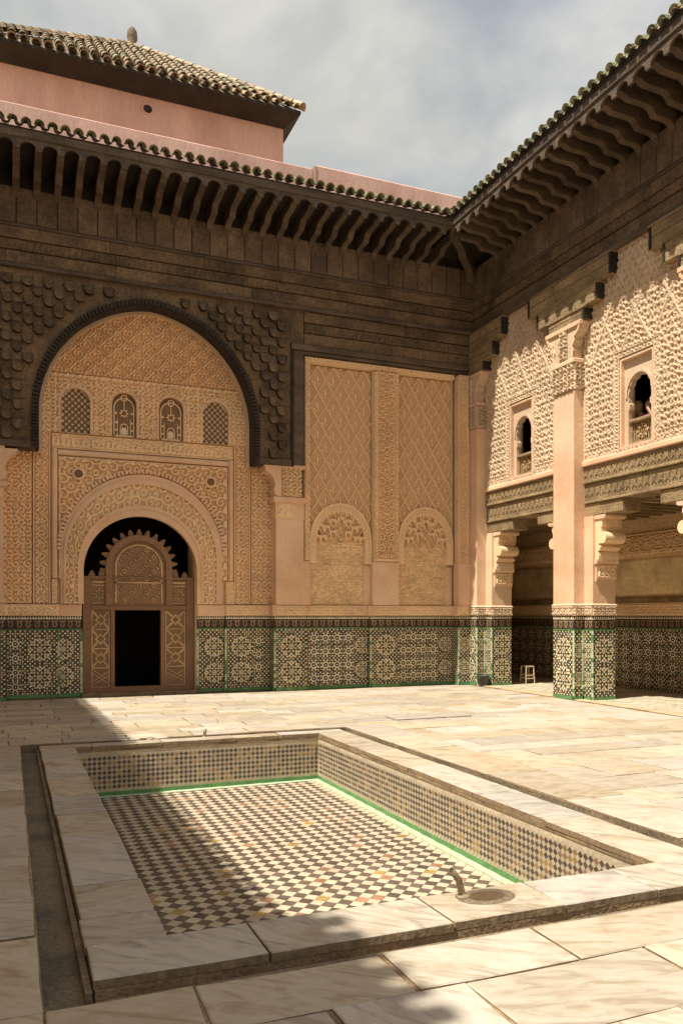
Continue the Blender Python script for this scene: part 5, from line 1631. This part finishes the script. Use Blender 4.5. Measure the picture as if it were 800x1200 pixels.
# stepped timber brackets over each pilaster
bl = ['stepped cedar bracket in the corner under the eave beside the end wall', 'stepped cedar bracket over the middle pier, crossed by toothed tile shadow', 'stepped cedar bracket at the right edge of the picture under the eave']
for k, yc in enumerate(PY):
    t = thing('timber_bracket', bl[k], 'bracket', (XR - 0.1, yc, 7.5), group='stepped brackets under the eave beam')
    for (z0, z1, hw, xo) in ((7.50, 7.76, 0.60, 0.22), (7.76, 8.12, 0.97, 0.20), (8.12, 8.56, 1.32, 0.18)):
        hi = min(yc + hw, YW - 0.02)
        # two or three boards side by side
        cuts = [yc - hw, yc - hw * 0.33, yc + hw * 0.3, hi]
        cuts = [c for c in cuts if c <= hi]
        for a, c in zip(cuts[:-1], cuts[1:]):
            if c - a < 0.05: continue
            for q in range(2):
                h = (z1 - z0) / 2
                b = MB('lintel'); b.box(FR(XR), a + 0.003, c - 0.003, z0 + q * h + 0.004, z0 + (q + 1) * h - 0.004, -0.02, xo + random.uniform(-0.008, 0.008), 0, 0.008); b.build('bracket_board', t)
        b = MB('lintel'); b.box(FR(XR), yc - hw - 0.02, hi, z1 - 0.03, z1 - 0.002, -0.02, xo + 0.02); b.build('bracket_fillet', t)
        for e in (yc - hw, yc + hw - 0.06):
            if e < YW - 0.1:
                b = MB('wood_dark_shade'); b.box(FR(XR), e - 0.0, e + 0.055, z0 + 0.01, z1 - 0.04, -0.02, xo + 0.012); b.build('end_block', t)

# upper walls, windows and lintels, bay by bay
wl = ['pierced stucco wall with arched window in the bay next to the corner', 'pierced stucco wall with arched window where two visitors look out']
ll = ['carved cedar lintel of the bay next to the corner', 'carved cedar lintel of the right-hand bay under the visitors\' window']
for k in range(2):
    yf, yn = PY[k] - 0.33, PY[k + 1] + 0.33
    yc = (yf + yn) / 2
    t = thing('upper_wall', wl[k], 'wall', (XR, yc, 4.7), group='upper walls of the arcade bays')
    Fu = FR(XR)
    w0, w1, wz0, wz1 = yc - 0.44, yc + 0.44, 4.80, 6.50
    def carve(u, v, w0=w0, w1=w1, yc=yc, yf=yf, yn=yn):
        dx, dy, kk = cells(u - yc, v, 0.16, 0.27)
        rr_ = np.sqrt((dx / 0.032) ** 2 + ((dy - 0.3 * np.abs(dx)) / 0.043) ** 2)
        hole = sm(1.0 - rr_, -0.12, 0.15)
        d2x, d2y, _ = cells(u - yc + 0.08, v + 0.03, 0.16, 0.27)
        h2 = sm(1.0 - np.sqrt((d2x / 0.026) ** 2 + (d2y / 0.036) ** 2), -0.15, 0.2)
        fp, fq = sebka(u - yc, v, 0.32, 0.54)
        rib = np.maximum(sm(fp, 0.84, 0.93), sm(fq, 0.84, 0.93))
        fine_ = labyrinth(u * 1.25, v, 0.088, 4)
        h = 0.030 + 0.010 * fine_ + 0.013 * rib - 0.06 * hole - 0.022 * h2
        # large lozenges standing over the pattern
        gp_, gq_ = sebka(u - yc, v - 0.1, 0.82, 1.44)
        G = np.maximum(sm(gp_, 0.90, 0.95), sm(gq_, 0.90, 0.95))
        h = np.where(v > 6.6, np.maximum(h, 0.05 * G), h)
        # borders: above the ledge, beside the pilasters, round the window
        bd = (v < 4.95) | (np.abs(u - yf) < 0.14) | (np.abs(u - yn) < 0.14)
        h = np.where(bd & (v < 6.2), 0.01 + 0.02 * vermi(u, v, 0.17), h)
        for L0 in (4.95, 4.755):
            h = np.maximum(h, 0.04 * lines(v, L0, 0.018))
        for L0 in (yf - 0.14, yn + 0.14, yf - 0.02, yn + 0.02):
            h = np.maximum(h, 0.04 * lines(u, L0, 0.018) * (v < 6.2))
        fr0 = (u > w0 - 0.13) & (u < w1 + 0.13) & (v < wz1 + 0.13)
        h = np.where(fr0, 0.014 + 0.02 * kufic(v + u, u, 0, 1, 0.06) * 0 + 0.02 * vermi(u, v, 0.17, 1.3), h)
        for L0 in (w0 - 0.13, w1 + 0.13, w0 - 0.015, w1 + 0.015):
            h = np.maximum(h, 0.045 * lines(u, L0, 0.02) * (v < wz1 + 0.14))
        for L0 in (wz1 + 0.13, wz1 + 0.015):
            h = np.maximum(h, 0.045 * lines(v, L0, 0.02) * ((u > w0 - 0.14) & (u < w1 + 0.14)))
        return h
    hfield('pierced_stucco', Fu, yn, yf, 4.72, 8.60, carve, 'stucco_sunlit', t, 0.0155, lambda u, v: (u > w0) & (u < w1) & (v > wz0) & (v < wz1), edge=0.0)
    b = MB('plaster'); b.box(Fu, yn - 0.2 if k == 1 else yn, yf, 4.64, 4.74, -0.1, 0.07, 0, 0.015); b.build('string_course', t)
    # window: frame reveal, horseshoe arch screen, balustrade
    ow, sp, rr = 0.29, 5.78, 0.30
    wb = MB('plaster')
    for (a, c, d, e) in ((w0 - 0.001, w0 + 0.05, wz0, wz1), (w1 - 0.05, w1 + 0.001, wz0, wz1), (w0 + 0.05, w1 - 0.05, wz1 - 0.05, wz1 + 0.001), (w0 + 0.05, w1 - 0.05, wz0 - 0.001, wz0 + 0.04)):
        wb.box(Fu, a, c, d, e, -0.30, 0.02)
    win = wb.build('window', t)
    Fw = FR(XR + 0.06)
    ap = [(w0 + 0.05, wz0 + 0.04), (w0 + 0.05, wz1 - 0.05), (w1 - 0.05, wz1 - 0.05), (w1 - 0.05, wz0 + 0.04), (yc + ow, wz0 + 0.04), (yc + ow, 5.50), (yc + ow - 0.035, 5.53), (yc + ow - 0.035, 5.62), (yc + ow, 5.65), (yc + ow + 0.0, 5.70)]
    na = 14
    for i in range(na + 1):
        a = PI * i / na
        r_ = rr - (0.025 if i % 2 else 0.0)
        ap.append((yc + r_ * math.cos(a), sp + 0.36 / 0.30 * r_ * math.sin(a)))
    ap += [(yc - ow, 5.70), (yc - ow, 5.65), (yc - ow + 0.035, 5.62), (yc - ow + 0.035, 5.53), (yc - ow, 5.50), (yc - ow, wz0 + 0.04)]
    b = MB('stucco_sunlit'); b.prism(Fw, ap, -0.11, 0.0); b.build('horseshoe_arch', win)
    A = arc(yc, sp, rr + 0.055, -0.1, PI + 0.1, 22, (rr + 0.055) * 1.2); B_ = arc(yc, sp, rr + 0.012, -0.1, PI + 0.1, 22, (rr + 0.012) * 1.2)
    b = MB('stucco_sunlit'); b.band(Fw, A, B_, 0, 0.025); b.build('arch_rim', win)
    # wooden balustrade
    Fbk = FR(XR + 0.125)
    b = MB('lintel')
    b.box(Fbk, yc - ow, yc + ow, 5.27, 5.33, -0.08, 0.06, 0, 0.01)
    b.box(Fbk, yc - ow, yc + ow, 4.84, 4.91, -0.05, 0.02)
    b.box(Fbk, yc - ow, yc - ow + 0.05, 4.91, 5.27, -0.05, 0.02); b.box(Fbk, yc + ow - 0.05, yc + ow, 4.91, 5.27, -0.05, 0.02)
    bs = b.build('balustrade', win)
    b = MB('door_lattice', 'wood_dark_shade')
    b.box(Fbk, yc - ow + 0.05, yc + ow - 0.05, 4.91, 5.27, -0.045, -0.03, 1)
    cz = 5.09
    for s, rot in ((0.15, 0.0), (0.15, PI / 4)):
        q = [(yc + s * math.cos(rot + i * PI / 2), cz + s * math.sin(rot + i * PI / 2)) for i in range(5)]
        qi = [(yc + (x - yc) * 0.72, cz + (z - cz) * 0.72) for x, z in q]
        b.band(Fbk, q, qi, -0.03, 0.005)
    for i in range(-5, 6):
        b.box(Fbk, yc + i * 0.045 - 0.006, yc + i * 0.045 + 0.006, 4.91, 5.27, -0.03, -0.012)
    b.build('lattice', bs)
    # lintel
    lt = thing('timber_lintel', ll[k], 'lintel', (XR, yc, 3.66), group='timber lintels of the arcade')
    o0, o1 = PY[k + 1] + 0.33, PY[k] - 0.33
    Fl = FR(XR + 0.02)
    for (z0, z1, w) in ((4.30, 4.635, 0.03), (3.905, 4.295, 0.005)):
        cu = [o0, o0 + (o1 - o0) * random.uniform(0.4, 0.6), o1]
        for a, c in zip(cu[:-1], cu[1:]):
            b = MB('lintel'); b.box(Fl, a, c - 0.003, z0, z1, -0.45, w, 0, 0.012); b.build('lintel_beam', lt)
        b = MB('lintel'); b.box(Fl, o0, o1, z0 + 0.0, z0 + 0.05, w - 0.01, w + 0.022, 0, 0.01); b.build('lintel_fillet', lt)
        nn_ = int((o1 - o0) / 0.16)
        b = MB('lintel')
        for i in range(nn_):
            c = o0 + (i + 0.5) * (o1 - o0) / nn_
            zc_ = (z0 + 0.05 + z1) / 2
            b.prism(Fl, [(c - 0.06, zc_ - 0.09), (c, zc_ - 0.03), (c + 0.06, zc_ - 0.09), (c + 0.035, zc_), (c + 0.06, zc_ + 0.09), (c, zc_ + 0.04), (c - 0.06, zc_ + 0.09), (c - 0.035, zc_)], w - 0.01, w + 0.014)
        b.build('carved_ornament', lt, kind='stuff')
    for (a, c) in ((o0, PY[k + 1] + 0.59 + 0.68), (PY[k] - 0.59 - 0.80, o1)):
        b = MB('lintel'); b.box(Fl, a, c, 3.662, 3.90, -0.45, -0.01, 0, 0.012); b.build('corbel_beam', lt)
# plain continuation of the arcade wall beyond the picture
t = thing('upper_wall', 'plain stretch of arcade wall beyond the right edge of the picture', 'wall', (XR, 6, 4.7))
b = MB('stucco_sunlit'); b.box(FR(XR), 2.0, PY[2] - 0.33, 3.66, 8.60, -0.4, 0.01); b.build('wall_face', t)
b = MB('plaster'); b.box(FR(XR), 2.0, PY[2] - 2.6, 0, 3.66, -0.4, 0.01); b.build('wall_foot', t)
# rooms behind the windows, gallery ceiling, gallery rear wall, roof
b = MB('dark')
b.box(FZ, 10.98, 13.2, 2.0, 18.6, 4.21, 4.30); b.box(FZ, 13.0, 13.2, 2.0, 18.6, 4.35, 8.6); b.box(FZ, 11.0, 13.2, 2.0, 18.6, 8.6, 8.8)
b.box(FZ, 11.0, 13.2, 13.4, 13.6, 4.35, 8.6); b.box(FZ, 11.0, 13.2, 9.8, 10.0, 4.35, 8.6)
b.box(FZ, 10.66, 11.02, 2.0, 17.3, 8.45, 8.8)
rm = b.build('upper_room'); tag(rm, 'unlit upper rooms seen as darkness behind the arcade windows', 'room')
gw = thing('gallery_wall', 'shaded rear wall of the gallery with grey tiled foot and stained plaster', 'wall', (13.2, 12, 0))
XG = 13.2
FG = FR(XG)
b = MB('rough'); b.box(FZ, XG + 0.03, XG + 0.3, 2.0, 20.2, 0, 11.0)
b.box(FZ, 10.7, 13.5, 20.4, 20.7, 0, 4.2); b.box(FZ, 11.0, 11.1, 18.6, 20.4, 0, 4.2)
b.build('wall_core', gw)
sg_ = []
yv = 8.0
while yv < 20.2:
    for z_ in (0.22, 0.54, 0.86, 1.18): sg_.append((False, yv, z_, 1.15))
    yv += 0.365
zellij(FG, 7.8, 20.4, 0.03, ZT, gw, sg_, 0.05)
dado_trim(FG, 7.8, 20.4, ZT, gw)
carved_band(FG, 7.8, 20.4, ZB, 1.98, gw, 0.02, 0.13)
b = MB('lintel'); b.box(FG, 7.8, 20.4, 1.98, 2.09, -0.03, 0.05, 0, 0.01); b.build('rail', gw)
hfield('plaster_field', FG, 7.8, 20.4, 2.09, 3.05, lambda u, v: 0.0 + 0.01 * np.sin(u * 1.7) * np.sin(v * 3.1), 'gallery', gw, 0.12)
hfield('carved_frieze', FG, 7.8, 20.4, 3.05, 3.56, lambda u, v: 0.0 + 0.062 * curl(u, v, 0.36) * (np.abs(v - 3.3) < 0.2) + 0.03 * (lines(v, 3.08, 0.025) + lines(v, 3.53, 0.025)), 'stucco', gw, 0.03)
gc = thing('gallery_ceiling', 'dark beamed cedar ceiling of the gallery behind the lintels', 'ceiling', (12, 12, 3.9))
b = MB('lintel'); b.box(FZ, 11.08, 13.25, 2.0, 20.4, 4.02, 4.2); b.build('ceiling_boards', gc)
yv = 8.2
bm_ = MB('lintel'); bm_.box(FZ, 11.1, 13.18, -0.05, 0.05, 3.86, 4.018, 0)
bme = bm_.mesh('ceiling_beam')
while yv < 20.2:
    put('ceiling_beam', bme, gc, (0, yv, 0)); yv += 0.4
b = MB('wood_dark_shade'); b.box(FZ, 10.45, 13.6, 2.0, 19.0, 10.45, 10.52); b.build('roof_cover', er)

# ================================================================== SHADE-CASTING WALL ON THE LEFT
XL = -5.27
lw = thing('side_wall', 'courtyard wall outside the picture on the left whose eave shades the paving', 'wall', (XL, 6, 0))
def FLw(u, v, w):
    return (XL + u + 0.026 * (15.6 - v), v, w)     # this side stands a little out of square
b = MB('stucco'); b.box(FLw, -0.6, 0, -9, 17.7, 0, 10.9); b.build('wall_face', lw)
b = MB('wood'); b.box(FLw, 0, 1.33, -9, 17.25, 10.30, 10.62); b.build('eave_box', lw)
b = MB('wood_dark_shade'); b.faces([FLw(1.36, -9, 10.62), FLw(1.36, 17.4, 10.62), FLw(-0.6, 17.5, 11.4), FLw(-0.6, -9, 11.4)], [(0, 1, 2, 3)]); b.build('roof_deck', lw)
b = MB('tile_green')
src = half_tile(0.092, 0.075, 0.42)
yv = -8.9
while yv < 17.1:
    b.faces([FLw(1.45 - y, yv + x, 10.66 + z_ + y * 0.35) for x, y, z_ in src.v], src.f); yv += 0.229
b.build('eave_tiles', lw, kind='stuff')

# ================================================================== SMALL THINGS
# stool
st = thing('wooden_stool', 'small bare wooden stool frame in the shaded gallery beside the corner pier', 'stool', (11.78, 16.75, 0.018))
def leg(x, y, dx, dy):
    b = MB('cane'); b.tube([(11.78 + x + dx, 16.75 + y + dy, 0.018), (11.78 + x, 16.75 + y, 0.44)], [0.014, 0.017], 8); b.build('leg', st)
for sx in (-1, 1):
    for sy in (-1, 1): leg(0.105 * sx, 0.10 * sy, 0.02 * sx, 0.02 * sy)
for z_ in (0.14, 0.22):
    for s in (-1, 1):
        b = MB('cane'); b.tube([(11.78 - 0.115, 16.75 + s * 0.11, z_), (11.78 + 0.115, 16.75 + s * 0.11, z_)], 0.011, 6); b.build('stretcher', st)
        b = MB('cane'); b.tube([(11.78 + s * 0.115, 16.75 - 0.11, z_ + 0.03), (11.78 + s * 0.115, 16.75 + 0.11, z_ + 0.03)], 0.011, 6); b.build('stretcher', st)
for s in (-1, 1):
    b = MB('cane'); b.tube([(11.78 - 0.115, 16.75 + s * 0.10, 0.435), (11.78 + 0.115, 16.75 + s * 0.10, 0.435)], 0.015, 6); b.build('seat_rail', st)
    b = MB('cane'); b.tube([(11.78 + s * 0.105, 16.75 - 0.11, 0.435), (11.78 + s * 0.105, 16.75 + 0.11, 0.435)], 0.015, 6); b.build('seat_rail', st)
# bucket
bk = thing('bucket', 'dark grey plastic bucket at the foot of the corner pier', 'bucket', (10.43, 16.60, 0.0))
b = MB('bucket')
b.lathe((10.43, 16.60, 0.0), [(0.10, 0.0), (0.105, 0.01), (0.135, 0.24), (0.148, 0.245), (0.148, 0.265), (0.130, 0.262), (0.098, 0.03), (0.0, 0.028)], 20)
b.build('pail', bk, smooth=True)
b = MB('metal'); b.tube([(10.43 + 0.14 * math.cos(t), 16.60 - 0.06 * math.sin(t), 0.24 - 0.10 * math.sin(t)) for t in np.linspace(0, PI, 12)], 0.005, 6); b.build('handle', bk)

# visitors at the window: skin-modifier figures standing on the upper floor
def person(label, base, joints, bones, radii, top_bones, cloth, hair, head, hair_len):
    t = thing('person', label, 'person', base, group='visitors at the arcade window')
    def fig(name, bn, mname, grow):
        ids = sorted({i for e in bn for i in e})
        mp_ = {j: i for i, j in enumerate(ids)}
        me = bpy.data.meshes.new(name)
        me.from_pydata([tuple(Vector(base) + Vector(joints[j])) for j in ids], [(mp_[a], mp_[c]) for a, c in bn], [])
        o = put(name, me, t)
        md = o.modifiers.new('skin', 'SKIN')
        for i, j in enumerate(ids):
            r_ = radii[j] * grow
            me.skin_vertices[0].data[i].radius = (r_, r_)
        me.skin_vertices[0].data[mp_.get('pel', 0)].use_root = True
        s = o.modifiers.new('sub', 'SUBSURF'); s.levels = 2; s.render_levels = 2
        me.materials.append(MT[mname])
        return o
    fig('body', bones, 'skin', 1.0)
    fig('top', top_bones, cloth, 1.16)
    fig('trousers', [('pel', 'hl'), ('hl', 'kl'), ('kl', 'al'), ('pel', 'hr'), ('hr', 'kr'), ('kr', 'ar')], 'bucket', 1.12)
    b = MB(hair)
    h = Vector(base) + Vector(head)
    b.lathe((h.x + 0.015, h.y, h.z), [(0.0, 0.128), (0.06, 0.12), (0.10, 0.07), (0.112, 0.01), (0.108, -0.05), (0.095, -0.05 - hair_len), (0.0, -0.05 - hair_len)], 16, 0, 0.92, 0.98)
    b.build('hair', t, smooth=True)
    f = MB('skin')
    f.lathe((h.x - 0.035, h.y, h.z - 0.02), [(0.0, 0.10), (0.05, 0.08), (0.078, 0.02), (0.074, -0.04), (0.045, -0.10), (0.0, -0.115)], 14, 0, 0.95, 1.0)
    f.tube([(h.x - 0.10, h.y, h.z + 0.02), (h.x - 0.125, h.y, h.z - 0.03), (h.x - 0.10, h.y, h.z - 0.04)], [0.008, 0.014, 0.008], 6)
    f.build('face', t, smooth=True)
    e = MB('hair_brown')
    for s in (-1, 1): e.lathe((h.x - 0.105, h.y + s * 0.032, h.z + 0.012), [(0.0, -0.008), (0.010, 0.0), (0.0, 0.008)], 8)
    e.lathe((h.x - 0.098, h.y, h.z - 0.065), [(0.0, -0.005), (0.018, 0.0), (0.0, 0.005)], 8)
    e.build('eyes_and_mouth', t)
BN = [('pel', 'sp'), ('sp', 'ch'), ('ch', 'nk'), ('nk', 'hd'), ('ch', 'sl'), ('sl', 'el'), ('el', 'wl'), ('wl', 'fl'), ('ch', 'sr'), ('sr', 'er'), ('er', 'wr'), ('wr', 'fr'), ('pel', 'hl'), ('hl', 'kl'), ('kl', 'al'), ('al', 'tl'), ('pel', 'hr'), ('hr', 'kr'), ('kr', 'ar'), ('ar', 'tr')]
RD = dict(pel=0.13, sp=0.115, ch=0.13, nk=0.05, hd=0.085, sl=0.06, el=0.042, wl=0.03, fl=0.035, sr=0.06, er=0.042, wr=0.03, fr=0.035, hl=0.085, kl=0.055, al=0.042, tl=0.04, hr=0.085, kr=0.055, ar=0.042, tr=0.04)
TOPB = [('pel', 'sp'), ('sp', 'ch'), ('ch', 'sl'), ('sl', 'el'), ('ch', 'sr'), ('sr', 'er')]
def joints(dy, lean, arm_up):
    j = dict(pel=(0.0, 0, 0.80), sp=(-0.02 - lean * 0.3, 0, 0.97), ch=(-0.05 - lean * 0.7, 0, 1.13), nk=(-0.06 - lean, 0, 1.24), hd=(-0.07 - lean, dy, 1.35),
             hl=(0, 0.09, 0.74), kl=(-0.02, 0.10, 0.42), al=(0.02, 0.10, 0.08), tl=(-0.12, 0.11, 0.05), hr=(0, -0.09, 0.74), kr=(-0.02, -0.10, 0.42), ar=(0.02, -0.10, 0.08), tr=(-0.12, -0.11, 0.05),
             sl=(-0.05 - lean * 0.7, 0.16, 1.15), sr=(-0.05 - lean * 0.7, -0.16, 1.15))
    if arm_up:
        j.update(el=(-0.22 - lean, 0.20, 1.02), wl=(-0.20 - lean, 0.12, 1.24), fl=(-0.20 - lean, 0.10, 1.33), er=(-0.2 - lean, -0.18, 1.0), wr=(-0.33 - lean * 0.5, -0.08, 1.03), fr=(-0.38 - lean * 0.5, -0.05, 1.04))
    else:
        j.update(el=(-0.1 - lean, 0.2, 0.98), wl=(-0.28 - lean, 0.14, 1.03), fl=(-0.34 - lean, 0.10, 1.05), er=(-0.2 - lean, -0.2, 1.02), wr=(-0.26 - lean, -0.12, 1.22), fr=(-0.24 - lean, -0.08, 1.30))
    return j
ycw = (PY[1] + PY[2]) / 2
j1 = joints(0.01, 0.05, True)
person('fair-haired visitor in a magenta top with one hand raised at the window', (11.17, ycw + 0.47, 4.30), j1, BN, RD, TOPB, 'pinkcloth', 'hair_fair', j1['hd'], 0.12)
j2 = joints(0.03, 0.02, False)
person('brown-haired visitor in a white top leaning beside the magenta-clad one', (11.24, ycw + 0.20, 4.30), j2, BN, RD, TOPB, 'whitecloth', 'hair_brown', j2['hd'], 0.03)
